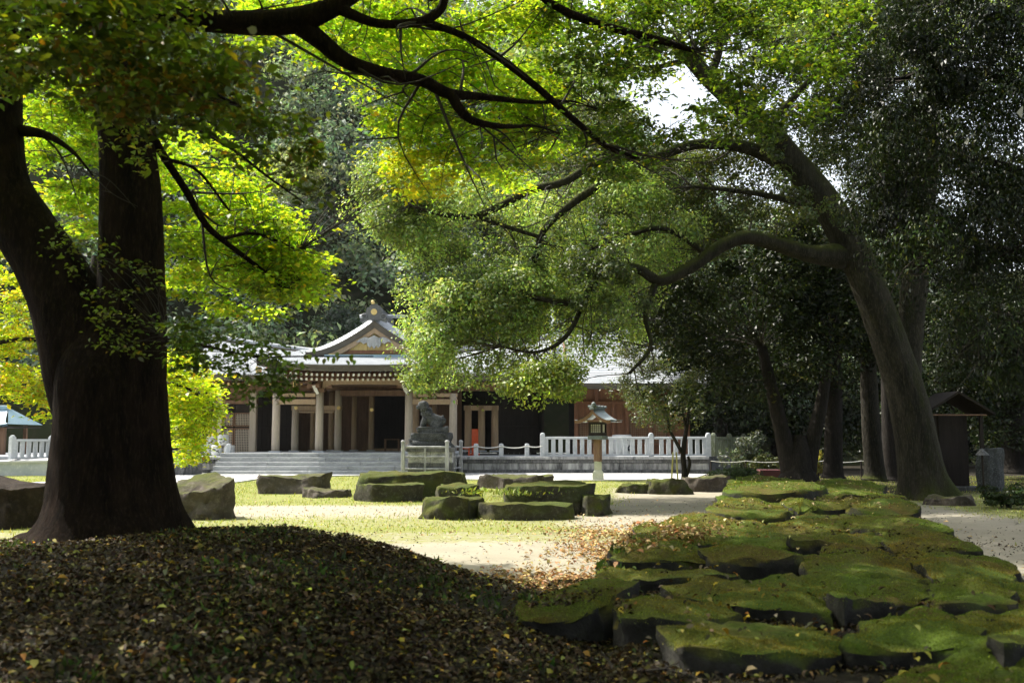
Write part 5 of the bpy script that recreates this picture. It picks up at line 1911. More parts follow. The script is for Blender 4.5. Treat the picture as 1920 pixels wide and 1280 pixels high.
# ------------------------------------------------------------------ the old two-stemmed tree on the rise
YA = 11.0
old = empty('old_tree', (at(205, 1030, YA).x, YA, 0.4), 'huge dark two-stemmed old tree rising from the leaf-covered mound', 'tree')


def flare_old(t, a):
    return 1 + 0.16 * max(0, 1 - t * 2.6) * math.cos(a * 5 + 0.6) + 0.05 * math.cos(a * 3 + 1.2 + t * 2)


limb(old, 'trunk', [(200, 1085, YA, 205), (201, 1040, YA, 176), (205, 1000, YA, 142), (206, 950, YA, 120), (205, 880, YA, 109), (205, 780, YA, 102), (203, 710, YA, 98), (201, 665, YA, 86), (199, 630, YA, 68), (198, 600, YA, 44)], M['bark_old'], 96, 9, 0.05, flare_old)
limb(old, 'leader', [(188, 790, YA, 76), (172, 710, YA, 82), (150, 632, YA, 76), (122, 557, YA, 67), (84, 486, YA, 60), (40, 418, YA, 56), (4, 345, YA, 50), (-6, 250, YA, 46), (-8, 150, YA, 46), (-14, 40, YA, 44), (-30, -120, YA, 40), (-60, -320, YA, 30)], M['bark_old'], 64, 7, 0.05)
limb(old, 'leader', [(222, 790, YA, 78), (234, 700, YA, 74), (243, 610, YA, 66), (246, 520, YA, 60), (246, 420, YA, 57), (242, 320, YA, 53), (232, 220, YA, 48), (224, 120, YA, 45), (216, 10, YA, 42), (205, -150, YA, 36), (220, -350, YA, 24)], M['bark_old'], 64, 7, 0.05)
B = [
    [(222, -10, YA, 30), (300, 24, 10.8, 24), (380, 38, 10.7, 22), (480, 43, 10.6, 24), (560, 37, 10.6, 25), (615, 18, 10.6, 20), (665, -12, 10.7, 16), (760, -70, 10.9, 11)],
    [(555, 42, 10.6, 22), (600, 76, 10.7, 18), (650, 115, 10.8, 15.5), (720, 138, 11.0, 13), (790, 151, 11.2, 12), (842, 176, 11.3, 11), (900, 181, 11.6, 7), (1000, 192, 12.0, 4), (1070, 190, 12.5, 2), (1120, 205, 13, 1)],
    [(845, 176, 11.3, 10), (862, 205, 11.3, 10), (890, 228, 11.4, 7.5), (950, 238, 11.6, 4.5), (1000, 236, 11.9, 2.5), (1050, 250, 12.3, 1)],
    [(628, 12, 10.6, 13), (680, 36, 10.7, 10), (725, 46, 10.8, 9), (790, 40, 10.9, 9.5), (826, 18, 11.0, 9), (838, -20, 11.0, 8)],
    [(795, 42, 10.9, 8), (860, 64, 11.1, 7), (920, 98, 11.4, 7), (1000, 158, 11.9, 7), (1080, 228, 12.5, 6), (1140, 276, 13, 5.5), (1200, 300, 13.5, 3)],
    [(272, 232, YA, 9), (310, 298, 11.2, 8), (350, 360, 11.5, 7), (385, 420, 11.8, 6.5), (420, 452, 12.0, 5.5), (470, 490, 12.4, 4.5), (540, 545, 13, 3)],
    [(310, 298, 11.2, 4), (370, 320, 11.5, 3), (430, 395, 12, 2)],
    [(415, 448, 12, 4), (480, 438, 12.4, 3), (560, 470, 12.8, 2)],
    [(40, 245, YA, 12), (75, 250, 10.9, 9), (105, 262, 10.8, 6), (140, 288, 10.7, 3.5), (175, 330, 10.6, 1.5)],
    [(40, 70, YA, 10), (90, 40, 10.5, 8), (180, 10, 10, 6)],
    [(1000, -15, 12.5, 7), (1060, 22, 12.5, 8), (1130, 48, 12.6, 8), (1230, 75, 12.8, 7), (1300, 95, 13, 5)],
    # low near boughs that carry the dark leaves
    [(300, 640, 10.4, 6), (340, 640, 9.6, 4.5), (400, 652, 9.0, 3), (480, 668, 8.7, 2), (560, 668, 8.6, 1.5), (700, 668, 8.6, 1.0)],
    [(255, 260, 10.5, 6), (330, 230, 9, 5), (420, 270, 8, 3.5), (500, 330, 7.5, 2.5), (570, 380, 7.3, 1.5)],
    [(170, 90, 10, 8), (250, 110, 8, 6), (350, 150, 6.8, 4), (450, 200, 6.4, 3)],
]
for pts in B:
    limb(old, 'bough' if pts[-1][2] < 9.5 else 'branch', pts, M['bark_old'], 10, 5, 0.07)

G1 = [(0.32, 0.49, 0.045), (0.39, 0.53, 0.05), (0.24, 0.41, 0.04), (0.50, 0.56, 0.055), (0.16, 0.29, 0.03), (0.64, 0.54, 0.04)]
W1 = [5, 4, 4, 1.2, 2, 0.35]
LV = Leaves()
allC = []


def spray(poly, n, Y0, Y1, n_per, size, cols=G1, wts=W1, r=0.34, flat=0.28, gaps=(), style='spray', tone=0.25, shape='rhomb', aspect=0.55):
    C = region(poly, n, Y0, Y1, gaps)
    R = radii(n, r, flat, 0.25)
    clumps_to_leaves(LV, C, R, n_per, size, cols, wts, style, shape, tone, aspect, 0.18, 0.2)
    allC.append(C)
    return C


GAP = [([(540, 150), (650, 185), (690, 262), (650, 340), (600, 400), (560, 370), (520, 270)], 0.99)]
# bright ceiling of leaves between the limbs
spray([(440, -40), (1040, -40), (1030, 120), (1090, 260), (1040, 330), (960, 370), (880, 310), (800, 325), (750, 285), (715, 235), (660, 160), (560, 105), (450, 90)], 175, 12.2, 15.5, 95, 0.09, gaps=GAP, r=0.4, tone=0.35)
spray([(640, 40), (900, 60), (1000, 200), (980, 330), (860, 310), (720, 240)], 60, 12.2, 14.0, 95, 0.09, gaps=GAP, r=0.4, tone=0.35)
# hanging yellow bunch
spray([(700, 270), (790, 275), (880, 300), (860, 340), (812, 372), (785, 385), (742, 360)], 34, 12.6, 13.6, 38, 0.085, [(0.70, 0.66, 0.05), (0.55, 0.60, 0.05), (0.36, 0.50, 0.045)], [3, 3, 3], 0.26, 0.35)
# ... thinner over the sky gap to the right
SKY = [([(1020, 60), (1060, 60), (1110, 70), (1120, 90), (1060, 100), (1022, 90)], 0.8), ([(1200, 150), (1330, 110), (1320, 170), (1310, 230), (1240, 260), (1210, 220)], 0.96)]
spray([(1000, -40), (1620, -40), (1600, 120), (1500, 250), (1400, 250), (1330, 290), (1200, 320), (1160, 340), (1090, 320), (1020, 180)], 215, 12.5, 15.5, 80, 0.085, [(0.10, 0.17, 0.02), (0.06, 0.115, 0.014), (0.16, 0.23, 0.026), (0.32, 0.29, 0.03), (0.04, 0.075, 0.01)], [4, 4, 1.5, 0.3, 4], gaps=SKY)
# right of the stems
spray([(300, 250), (400, 245), (460, 290), (490, 350), (545, 420), (600, 485), (605, 540), (550, 572), (515, 570), (480, 600), (430, 595), (400, 570), (320, 550), (300, 400)], 125, 12.4, 15.0, 95, 0.09, r=0.4, tone=0.3, gaps=GAP)
spray([(430, 390), (530, 420), (600, 490), (600, 540), (540, 575), (470, 550)], 45, 12.4, 14.0, 85, 0.085)
# between and left of the stems
spray([(45, 60), (190, 60), (190, 480), (130, 400), (60, 330), (48, 200)], 110, 12.5, 15.5, 90, 0.085)
crown_bright = LV.build('bright_leaves', M['leaf_bright'], old)
tag(crown_bright, 'yellow-green sunlit leaves', None, None, 'stuff')
twigs(old, np.concatenate(allC), 0.55, 0.010, 'twigs', 2.2)

build_shoots(old)
# near leaves under the crown, shade painted into darker tones
LV = Leaves()
allC = []
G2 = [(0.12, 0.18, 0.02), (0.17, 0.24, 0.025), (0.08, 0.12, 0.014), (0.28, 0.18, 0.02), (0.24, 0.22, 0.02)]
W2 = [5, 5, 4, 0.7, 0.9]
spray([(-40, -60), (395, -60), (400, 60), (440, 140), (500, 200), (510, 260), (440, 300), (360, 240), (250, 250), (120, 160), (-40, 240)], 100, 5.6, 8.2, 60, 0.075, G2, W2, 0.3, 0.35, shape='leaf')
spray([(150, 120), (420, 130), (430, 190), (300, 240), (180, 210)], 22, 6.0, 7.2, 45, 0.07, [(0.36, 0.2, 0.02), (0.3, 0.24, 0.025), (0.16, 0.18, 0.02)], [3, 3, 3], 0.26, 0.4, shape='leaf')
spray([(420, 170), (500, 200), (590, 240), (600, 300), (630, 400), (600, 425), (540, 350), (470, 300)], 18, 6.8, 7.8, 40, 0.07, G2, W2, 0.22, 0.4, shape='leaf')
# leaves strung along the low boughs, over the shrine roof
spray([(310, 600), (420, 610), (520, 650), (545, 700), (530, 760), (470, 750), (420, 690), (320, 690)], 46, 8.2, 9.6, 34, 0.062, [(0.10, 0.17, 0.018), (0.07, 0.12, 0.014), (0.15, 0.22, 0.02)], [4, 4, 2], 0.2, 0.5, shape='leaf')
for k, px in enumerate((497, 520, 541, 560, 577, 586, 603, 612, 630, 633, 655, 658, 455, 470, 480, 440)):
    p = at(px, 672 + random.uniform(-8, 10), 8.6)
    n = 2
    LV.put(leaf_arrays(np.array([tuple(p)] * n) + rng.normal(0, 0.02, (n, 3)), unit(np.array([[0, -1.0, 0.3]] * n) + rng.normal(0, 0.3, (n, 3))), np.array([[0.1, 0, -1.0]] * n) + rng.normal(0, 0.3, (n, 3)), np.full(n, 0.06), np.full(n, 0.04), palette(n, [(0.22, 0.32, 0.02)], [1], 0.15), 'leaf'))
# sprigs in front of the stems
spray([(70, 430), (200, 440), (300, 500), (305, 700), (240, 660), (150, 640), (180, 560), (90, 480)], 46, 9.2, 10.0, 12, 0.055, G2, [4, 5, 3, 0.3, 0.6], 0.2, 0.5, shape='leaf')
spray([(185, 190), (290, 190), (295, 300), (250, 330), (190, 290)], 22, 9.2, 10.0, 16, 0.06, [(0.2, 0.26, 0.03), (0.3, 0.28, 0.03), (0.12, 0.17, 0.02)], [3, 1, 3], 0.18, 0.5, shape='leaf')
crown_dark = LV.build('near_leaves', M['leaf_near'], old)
tag(crown_dark, 'leaves nearest the viewer, shade painted into their dark tones', None, None, 'stuff')
twigs(old, np.concatenate(allC), 0.5, 0.006, 'near_twigs', 4.0)

# unseen leaf clumps added above the picture to shade the foreground
LV = Leaves()
n = 680
C = np.stack([rng.uniform(-14, 2.5, n), rng.uniform(-5, 18, n), rng.uniform(6.5, 15, n)], axis=1)
keep = (C[:, 2] - EYE) / np.maximum(C[:, 1], 0.1) > 0.52
keep |= C[:, 1] < 1
sh_y = C[:, 1] - (C[:, 2] - 4.5) * sv.y / sv.z
keep &= sh_y < 10.9  # drop clumps whose shade would reach the sunlit leaves
C = C[keep]
clumps_to_leaves(LV, C, radii(len(C), 0.95, 0.45, 0.25), 110, 0.22, G1, W1, 'spray', 'rhomb', 0.3, 0.6)
tag(LV.build('added_shade_crown', M['leaf_bright'], old), kind='stuff')

# ------------------------------------------------------------------ maple behind the old trunk
YM = 16.5
maple = empty('maple_tree', (at(150, 900, YM).x, YM, 0), 'maple with yellow-green and orange leaves behind the old trunk', 'tree')
limb(maple, 'trunk', [(150, 1000, YM, 22), (150, 900, YM, 17), (160, 760, YM, 14), (170, 620, YM, 11), (180, 480, YM, 8)], M['bark_dark'], 12)
for pts in ([(158, 780, YM, 8), (220, 740, YM, 6), (330, 720, 16.3, 4), (400, 760, 16, 3)], [(165, 690, YM, 8), (80, 640, YM, 5), (10, 640, 16.8, 4), (-40, 660, 17, 3)], [(168, 640, YM, 7), (250, 640, 16, 4), (350, 690, 15.5, 3)], [(160, 760, YM, 6), (80, 740, 16.8, 4), (-10, 730, 17, 3)], [(170, 600, YM, 6), (80, 540, 16.8, 4), (0, 510, 17, 3)]):
    limb(maple, 'branch', pts, M['bark_dark'], 7)
LV = Leaves()
allC = []
GM = [(0.36, 0.50, 0.035), (0.44, 0.54, 0.04), (0.55, 0.52, 0.04), (0.6, 0.42, 0.035), (0.5, 0.25, 0.03), (0.24, 0.37, 0.03)]
WM = [5, 4, 1.3, 0.35, 0.12, 3]
spray([(300, 660), (350, 655), (395, 705), (410, 738), (412, 795), (385, 822), (375, 862), (345, 872), (318, 845), (300, 760)], 80, 15.2, 17.5, 80, 0.08, GM, WM, 0.3, 0.35)
spray([(-60, 440), (50, 470), (90, 560), (100, 690), (-60, 720)], 70, 16, 18.5, 80, 0.08, GM, [4, 4, 2, 1, 0.3, 2], 0.32, 0.3)
spray([(-60, 705), (60, 695), (100, 720), (104, 788), (70, 775), (40, 745), (-60, 760)], 34, 16, 18, 80, 0.08, GM, [3, 4, 3, 1.2, 0.3, 2], 0.3, 0.32)
tag(LV.build('leaves', M['leaf_bright'], maple), kind='stuff')
twigs(maple, np.concatenate(allC), 0.6, 0.008)

# ------------------------------------------------------------------ great camphor tree
YB = 27.5
cam_t = empty('camphor_tree', (at(1735, 930, YB).x, YB, 0), 'great leaning camphor tree with mossy limbs sweeping over the court', 'tree')


def flare_c(t, a):
    return 1 + 0.2 * max(0, 1 - t * 6) * math.cos(a * 5 + 0.3) + 0.04 * math.cos(a * 3 + t * 6)


limb(cam_t, 'trunk', [(1742, 958, YB, 80), (1738, 930, YB, 56), (1731, 895, YB, 43), (1722, 840, YB, 38), (1708, 770, YB, 36), (1688, 700, YB, 34), (1653, 600, YB, 32), (1613, 500, YB, 30), (1577, 430, YB, 30), (1540, 370, YB, 28), (1482, 300, 27.3, 25), (1432, 240, 27, 23), (1382, 198, 26.7, 18), (1330, 150, 26.4, 16), (1270, 92, 26, 12), (1190, 58, 25.6, 9), (1060, 14, 25, 6)], M['bark_camphor'], 72, 8, 0.06, flare_c)
limb(cam_t, 'leader', [(1700, 760, YB + 0.2, 24), (1704, 650, YB + 0.4, 25), (1716, 520, YB + 0.5, 24), (1732, 380, YB + 0.6, 21), (1742, 240, YB + 0.6, 20), (1740, 80, YB + 0.6, 14), (1730, -80, YB, 9)], M['bark_camphor'], 18, 5, 0.06)
BB = [
    [(1578, 480, YB, 26), (1520, 476, 27, 17), (1450, 456, 26.5, 14.5), (1400, 445, 26.2, 13.5), (1350, 463, 26, 12.5), (1300, 498, 25.8, 11.5), (1240, 526, 25.6, 10.5), (1200, 506, 25.5, 9.5), (1160, 500, 25.4, 9), (1122, 520, 25.3, 8.5), (1095, 558, 25.2, 8), (1060, 567, 25.1, 7), (1015, 560, 25, 5.5), (955, 548, 25, 4.5), (890, 553, 25, 3)],
    [(1480, 310, 27.2, 18), (1410, 280, 27, 13), (1345, 270, 26.8, 11), (1285, 275, 26.6, 10), (1200, 310, 26.4, 8.5), (1120, 350, 26.2, 8), (1050, 400, 26, 7), (1015, 440, 26, 6), (1005, 480, 26, 5.5), (975, 525, 26, 5), (915, 542, 26, 3.5)],
    [(1195, 312, 26.4, 8), (1130, 300, 26.2, 8), (1060, 340, 26, 7.5), (1000, 355, 26, 7.5), (950, 380, 26, 7), (890, 405, 26, 6), (830, 402, 26, 4.5), (770, 385, 26, 3)],
    [(890, 405, 26, 4.5), (950, 425, 26, 4), (1010, 444, 26, 4)],
    [(1560, 390, YB, 12), (1480, 375, 27.2, 7), (1400, 360, 27, 5), (1300, 350, 26.8, 3)],
    [(1330, 480, 26, 6), (1250, 430, 25.8, 5), (1180, 440, 25.6, 4), (1100, 470, 25.5, 3)],
    [(1095, 560, 25.2, 5), (1075, 610, 25, 4.5), (1045, 645, 24.9, 4), (1000, 660, 24.8, 3), (940, 650, 24.8, 2.5)],
    [(1230, 528, 25.6, 7), (1210, 590, 25.4, 5), (1220, 650, 25.2, 4), (1180, 700, 25, 3)],
    [(1330, 150, 26.4, 9), (1350, 80, 26.4, 7), (1330, 0, 26.2, 5), (1300, -60, 26, 4)],
    [(1300, 110, 26.2, 6), (1200, 130, 26, 4), (1120, 110, 25.8, 3)],
    [(1430, 245, 27, 8), (1500, 170, 27, 6), (1560, 90, 27, 5), (1530, 0, 27, 4)],
]
for pts in BB:
    limb(cam_t, 'limb', pts, M['bark_camphor'], 10, 5, 0.08)
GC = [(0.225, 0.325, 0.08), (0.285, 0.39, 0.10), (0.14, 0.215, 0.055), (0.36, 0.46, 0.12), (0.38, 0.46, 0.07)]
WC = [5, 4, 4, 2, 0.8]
LV = Leaves()
allC = []


def billow(poly, n, Y0, Y1, r, n_per, size, cols=GC, wts=WC, gaps=(), tone=0.22, style='round'):
    C = region(poly, n, Y0, Y1, gaps)
    clumps_to_leaves(LV, C, radii(n, r, 0.8, 0.28), n_per, size, cols, wts, style, 'rhomb', tone, 0.5 if style == 'round' else 0.38, 0.2, 0.72)
    allC.append(C)


LEFT = [(700, 315), (735, 295), (800, 320), (880, 360), (1000, 350), (1120, 350), (1250, 330), (1310, 420), (1260, 520), (1200, 600), (1180, 640), (1120, 670), (1060, 690), (1010, 700), (960, 720), (900, 715), (850, 712), (815, 735), (795, 710), (780, 640), (760, 600), (756, 550), (790, 505), (748, 465), (698, 440), (678, 380)]
RG = [([(885, 400), (940, 405), (935, 452), (890, 450)], 0.93), ([(835, 622), (1075, 622), (1085, 705), (930, 700), (840, 690)], 0.62), ([(1090, 480), (1170, 470), (1090, 560)], 0.5)]
billow(LEFT, 215, 25.6, 30.5, 0.62, 330, 0.10, gaps=RG, tone=0.5)
billow([(778, 550), (850, 525), (1000, 500), (1060, 560), (1000, 620), (880, 640), (805, 690), (835, 740), (788, 735), (778, 640)], 80, 24.5, 27.0, 0.5, 320, 0.10, gaps=RG, tone=0.4)
billow([(690, 312), (725, 290), (760, 310), (810, 380), (780, 450), (730, 445), (690, 400)], 40, 26, 29, 0.55, 320, 0.105)
billow([(1050, 480), (1150, 455), (1240, 490), (1210, 580), (1120, 610), (1060, 580)], 22, 24.2, 25.0, 0.36, 230, 0.095, [(0.10, 0.15, 0.03), (0.15, 0.2, 0.04), (0.07, 0.105, 0.022)], [3, 2, 3])
# bright low fringe over the dark hall
billow([(930, 705), (980, 680), (1080, 690), (1090, 740), (1040, 735), (1000, 745), (960, 745)], 24, 23, 24.5, 0.36, 300, 0.085, [(0.22, 0.3, 0.035), (0.3, 0.36, 0.04), (0.15, 0.22, 0.03)], [4, 3, 3])
# upper crown, shade painted into darker leaf tones, thinner round the sky
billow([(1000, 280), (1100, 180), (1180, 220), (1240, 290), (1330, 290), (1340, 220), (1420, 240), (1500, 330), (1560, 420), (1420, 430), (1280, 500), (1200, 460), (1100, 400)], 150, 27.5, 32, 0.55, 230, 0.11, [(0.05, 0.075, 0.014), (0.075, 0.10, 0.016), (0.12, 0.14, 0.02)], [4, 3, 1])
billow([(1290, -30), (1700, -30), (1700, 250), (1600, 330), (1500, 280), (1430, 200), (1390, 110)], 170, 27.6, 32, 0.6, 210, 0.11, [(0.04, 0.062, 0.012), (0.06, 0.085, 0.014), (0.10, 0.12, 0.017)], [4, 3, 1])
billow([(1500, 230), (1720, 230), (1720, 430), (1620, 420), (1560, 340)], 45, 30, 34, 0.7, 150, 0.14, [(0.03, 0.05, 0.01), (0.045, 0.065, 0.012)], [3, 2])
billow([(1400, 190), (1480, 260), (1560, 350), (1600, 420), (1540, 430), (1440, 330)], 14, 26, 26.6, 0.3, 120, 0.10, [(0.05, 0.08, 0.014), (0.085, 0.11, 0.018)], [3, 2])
# crown rising above the picture
n = 150
C = np.stack([rng.uniform(0, 17, n), rng.uniform(21, 33, n), rng.uniform(12, 19, n)], axis=1)
clumps_to_leaves(LV, C, radii(n, 1.2, 0.6, 0.25), 190, 0.19, GC, WC, 'round')
n = 110  # unseen clumps added above the view to shade the right-hand sand
Cy = rng.uniform(18.5, 27, n)
C = np.stack([rng.uniform(-3.5, 3.5, n), Cy, 1.6 + 0.458 * Cy + rng.uniform(1.3, 3.2, n)], axis=1)
clumps_to_leaves(LV, C, radii(n, 1.1, 0.5, 0.25), 120, 0.26, GC, WC, 'round')
tag(LV.build('leaves', M['leaf_camphor'], cam_t), kind='stuff')
twigs(cam_t, np.concatenate(allC), 0.6, 0.016)

build_shoots(cam_t)

# ------------------------------------------------------------------ hanging dark evergreen on the right
YE = 17.0
ever = empty('hanging_evergreen', (at(2060, 1000, YE).x, YE, 0), 'dark glossy evergreen hanging in from the right over the camphor trunk', 'tree')
limb(ever, 'trunk', [(2080, 1060, YE, 60), (2070, 940, YE, 46), (2050, 700, YE, 40), (2030, 400, YE, 34), (2000, 100, YE, 28), (1980, -200, YE, 20)], M['bark_dark'], 18)
for pts in ([(2030, 400, YE, 14), (1930, 330, 16.6, 9), (1820, 300, 16.3, 6), (1700, 330, 16, 3)], [(2020, 250, YE, 14), (1900, 160, 16.5, 9), (1780, 130, 16.2, 6), (1640, 160, 16, 3)], [(2040, 560, YE, 12), (1940, 480, 16.6, 7), (1840, 470, 16.3, 5), (1720, 500, 16, 3)], [(2045, 650, YE, 10), (1960, 600, 16.8, 6), (1860, 620, 16.6, 4), (1800, 660, 16.5, 2)], [(1990, 20, YE, 12), (1860, -10, 16.5, 8), (1700, 20, 16, 4)]):
    limb(ever, 'branch', pts, M['bark_dark'], 8)
LV = Leaves()
allC = []
GE = [(0.016, 0.026, 0.007), (0.026, 0.038, 0.009), (0.010, 0.017, 0.005), (0.06, 0.068, 0.013)]
WE = [5, 4, 4, 0.8]
billow([(1660, -40), (1960, -40), (1960, 700), (1900, 740), (1840, 700), (1790, 640), (1760, 560), (1690, 520), (1640, 470), (1605, 400), (1640, 300), (1600, 180), (1640, 60)], 230, 14.8, 18.5, 0.42, 330, 0.078, [(0.016, 0.028, 0.007), (0.026, 0.04, 0.009), (0.010, 0.017, 0.005), (0.06, 0.07, 0.013)], WE, style='drape', tone=0.5)
build_shoots(ever)
# unseen foliage added beyond the picture edge to keep the right side in shade
n = 150
C = np.stack([rng.uniform(8.5, 16, n), rng.uniform(6, 22, n), rng.uniform(3, 15, n)], axis=1)
C = C[C[:, 0] > 0.53 * C[:, 1] + 0.4]
clumps_to_leaves(LV, C, radii(len(C), 1.0, 0.7, 0.25), 120, 0.2, GE, WE, 'drape')
tag(LV.build('leaves', M['leaf_glossy'], ever), kind='stuff')
twigs(ever, np.concatenate(allC), 0.4, 0.009)

# ------------------------------------------------------------------ shaded grove at the right rear: each tree on its own
def grove_tree(base, Y, top, hw, regions, label, fork=None, cols=None, n_per=200, r=0.75, size=0.15, lean=0, mat='bark_dark', group='trees of the shaded grove'):
    t = empty('grove_tree', (at(base[0], base[1], Y).x, Y, 0), label, 'tree', group)
    px, py = base
    limb(t, 'trunk', [(px, py + 8, Y, hw * 1.5), (px, py - 10, Y, hw * 1.12), (px + lean * 0.3, py + (top - py) * 0.25, Y, hw), (px + lean * 0.6, py + (top - py) * 0.6, Y, hw * 0.85), (px + lean, top, Y, hw * 0.45)], M[mat], 14, 5, 0.07)
    if fork:
        for f in fork:
            limb(t, 'fork', f, M[mat], 12, 5, 0.07)
    LVt = Leaves()
    Cs = []
    for poly, n in regions:
        C = region(poly, n, Y - 2.0, Y + 3.0)
        clumps_to_leaves(LVt, C, radii(n, r, 0.75, 0.3), n_per, size, cols or GE, WE if cols is None else None or [1] * len(cols), 'round', 'rhomb', 0.35)
        Cs.append(C)
    tag(LVt.build('leaves', M['leaf_dark'], t), kind='stuff')
    twigs(t, np.concatenate(Cs), 0.3, 0.02)
    return t


grove_tree((1497, 893), 33.0, 815, 27, [([(1180, 560), (1300, 470), (1500, 430), (1600, 520), (1600, 700), (1450, 740), (1300, 760), (1200, 740)], 130)], 'forked dark tree at the head of the mossy pavement', [[(1486, 885, 33, 22), (1470, 825, 33, 16), (1452, 750, 33, 13), (1428, 650, 33, 9)], [(1510, 885, 33, 20), (1524, 825, 33, 14), (1543, 740, 33, 11), (1556, 640, 33, 7)]])
grove_tree((1562, 888), 34.5, 450, 16, [([(1440, 400), (1600, 380), (1640, 520), (1600, 640), (1480, 640)], 60)], 'straight dark tree beside the forked one', lean=4)
grove_tree((1640, 893), 35.5, 560, 17, [([(1560, 520), (1680, 520), (1700, 680), (1580, 690)], 50)], 'slim tree with paler mossy bark', lean=-20, mat='bark_camphor')
grove_tree((1672, 893), 38.5, 520, 14, [([(1580, 480), (1700, 480), (1700, 620), (1600, 620)], 40)], 'slim dark tree close behind the camphor trunk', lean=-14)
grove_tree((1900, 880), 41.0, 600, 22, [([(1750, 560), (1960, 540), (1960, 840), (1860, 830), (1820, 760), (1750, 720)], 150)], 'leafy dark tree behind the wooden hut', n_per=220)
grove_tree((1350, 860), 52.0, 560, 14, [([(1220, 520), (1420, 500), (1480, 650), (1420, 790), (1330, 800), (1260, 770), (1220, 650)], 110)], 'dark evergreen behind the terrace corner', r=1.0, size=0.2)
grove_tree((1460, 860), 56.0, 480, 14, [([(1380, 420), (1720, 400), (1720, 790), (1560, 830), (1440, 820), (1380, 700)], 150)], 'broad dark evergreen closing the grove', r=1.3, size=0.26)
grove_tree((1800, 860), 60.0, 400, 16, [([(1660, 300), (1990, 260), (1990, 840), (1840, 850), (1700, 840)], 190)], 'tall dark evergreen at the far corner of the grove', r=1.5, size=0.28)
grove_tree((1180, 850), 62.0, 520, 14, [([(1060, 480), (1240, 460), (1260, 640), (1180, 700), (1080, 660)], 60)], 'dark evergreen behind the side hall roof', r=1.3, size=0.26)

# ------------------------------------------------------------------ young staked tree by the terrace
YY = 37.5
yt = empty('young_tree', (P(1283, YY), YY, 0), 'slender young tree with pale stakes in front of the stone fence', 'tree')
limb(yt, 'trunk', [(1283, 912, YY, 7), (1283, 880, YY, 5), (1281, 850, YY, 5), (1286, 810, YY, 4), (1292, 770, YY, 3), (1298, 720, YY, 2)], M['bark_dark'], 10)
for pts in ([(1281, 852, YY, 4), (1266, 825, YY, 3.2), (1256, 805, YY, 2.6), (1250, 770, YY, 2)], [(1287, 805, YY, 2.6), (1280, 770, YY, 2), (1278, 735, YY, 1.5)], [(1283, 905, YY, 4), (1293, 870, YY, 3), (1290, 855, YY, 2.5)]):
    limb(yt, 'branch', pts, M['bark_camphor'], 7)
LV = Leaves()
allC = []
billow([(1170, 620), (1300, 600), (1340, 700), (1330, 780), (1290, 800), (1240, 795), (1200, 790), (1165, 740)], 70, 36.5, 38.5, 0.42, 260, 0.09, [(0.06, 0.085, 0.025), (0.10, 0.13, 0.03), (0.14, 0.13, 0.03)], [4, 3, 1])
tag(LV.build('leaves', M['leaf_camphor'], yt), kind='stuff')
twigs(yt, np.concatenate(allC), 0.5, 0.012)
for a, b in ((1271, 1268), (1259, 1262)):
    MB().tube([tuple(on_z(a, 903, 0.0)), tuple(at(b, 848, YY - 0.2))], [0.03, 0.03], 7).build('stake', M['bamboo'], yt)

# shrubs
def shrub(px, py, Y, w, h, label, cols, n=900, size=0.11, mat='leaf_dark', name='shrub', trunk=True):
    c = at(px, py, Y)
    g = 0.0
    s = empty(name, (c.x, Y, g), label, 'shrub')
    L2 = Leaves()
    k = 14
    C = np.stack([c.x + rng.normal(0, w * 0.2, k), Y + rng.normal(0, w * 0.2, k), g + h * (0.25 + 0.6 * rng.random(k))], axis=1)
    clumps_to_leaves(L2, C, radii(k, w * 0.2, h / w * 0.9, 0.2), n // k, size, cols, [1] * len(cols), 'round')
    tag(L2.build('leaves', M[mat], s), kind='stuff')
    b = MB()
    for i in range(5):
        b.tube(catmull([(c.x + random.uniform(-0.05, 0.05), Y, -0.02), (c.x + random.uniform(-0.15, 0.15) * w, Y + random.uniform(-0.1, 0.1), h * 0.3), tuple(C[i])], 3), np.linspace(0.03, 0.008, 7), 5)
    b.build('stems', M['twig'], s)


shrub(1400, 850, 44.0, 1.9, 2.1, 'silvery shrub by the terrace corner fence', [(0.06, 0.085, 0.045), (0.10, 0.12, 0.07), (0.035, 0.05, 0.025)], 2400, 0.13, 'leaf_camphor')
shrub(1375, 880, 36.5, 2.6, 0.6, 'low clipped dark shrub behind the mossy pavement head', [(0.02, 0.04, 0.012), (0.03, 0.05, 0.015)], 5000, 0.07)
shrub(1532, 870, 38.0, 0.75, 1.35, 'small golden shrub between the grove trunks', [(0.35, 0.33, 0.08), (0.25, 0.25, 0.06)], 1500, 0.08, 'leaf_bright')
shrub(1890, 925, 24.0, 1.3, 0.55, 'low dark shrub beside the camphor roots', [(0.03, 0.055, 0.015), (0.05, 0.07, 0.02)], 2200, 0.08)
shrub(1460, 870, 43.0, 2.0, 1.0, 'low dark shrub among the grove trunks', [(0.04, 0.055, 0.015), (0.07, 0.08, 0.02)], 2200, 0.11)
shrub(1700, 870, 45.0, 3.0, 1.2, 'dark bush behind the camphor trunk foot', [(0.03, 0.05, 0.015), (0.05, 0.065, 0.02)], 3000, 0.12)

# red-clothed low bench in the grove
rb = empty('red_clothed_bench', (P(1436, 40), 40, 0), 'low bench with faded red cloth in front of the grove trunks', 'bench')
MB().bbox(P(1418, 40), P(1458, 40), 39.7, 40.3, 0.36, 0.44).build('seat', M['red_cloth'], rb)
MB().box(P(1419, 40), P(1457, 40), 39.69, 39.698, 0.12, 0.36).build('cloth', M['red_cloth'], rb)
for px in (1421, 1455):
    MB().box(P(px, 40) - 0.05, P(px, 40) + 0.05, 39.8, 40.2, 0, 0.36).build('leg', M['wood_brown'], rb)

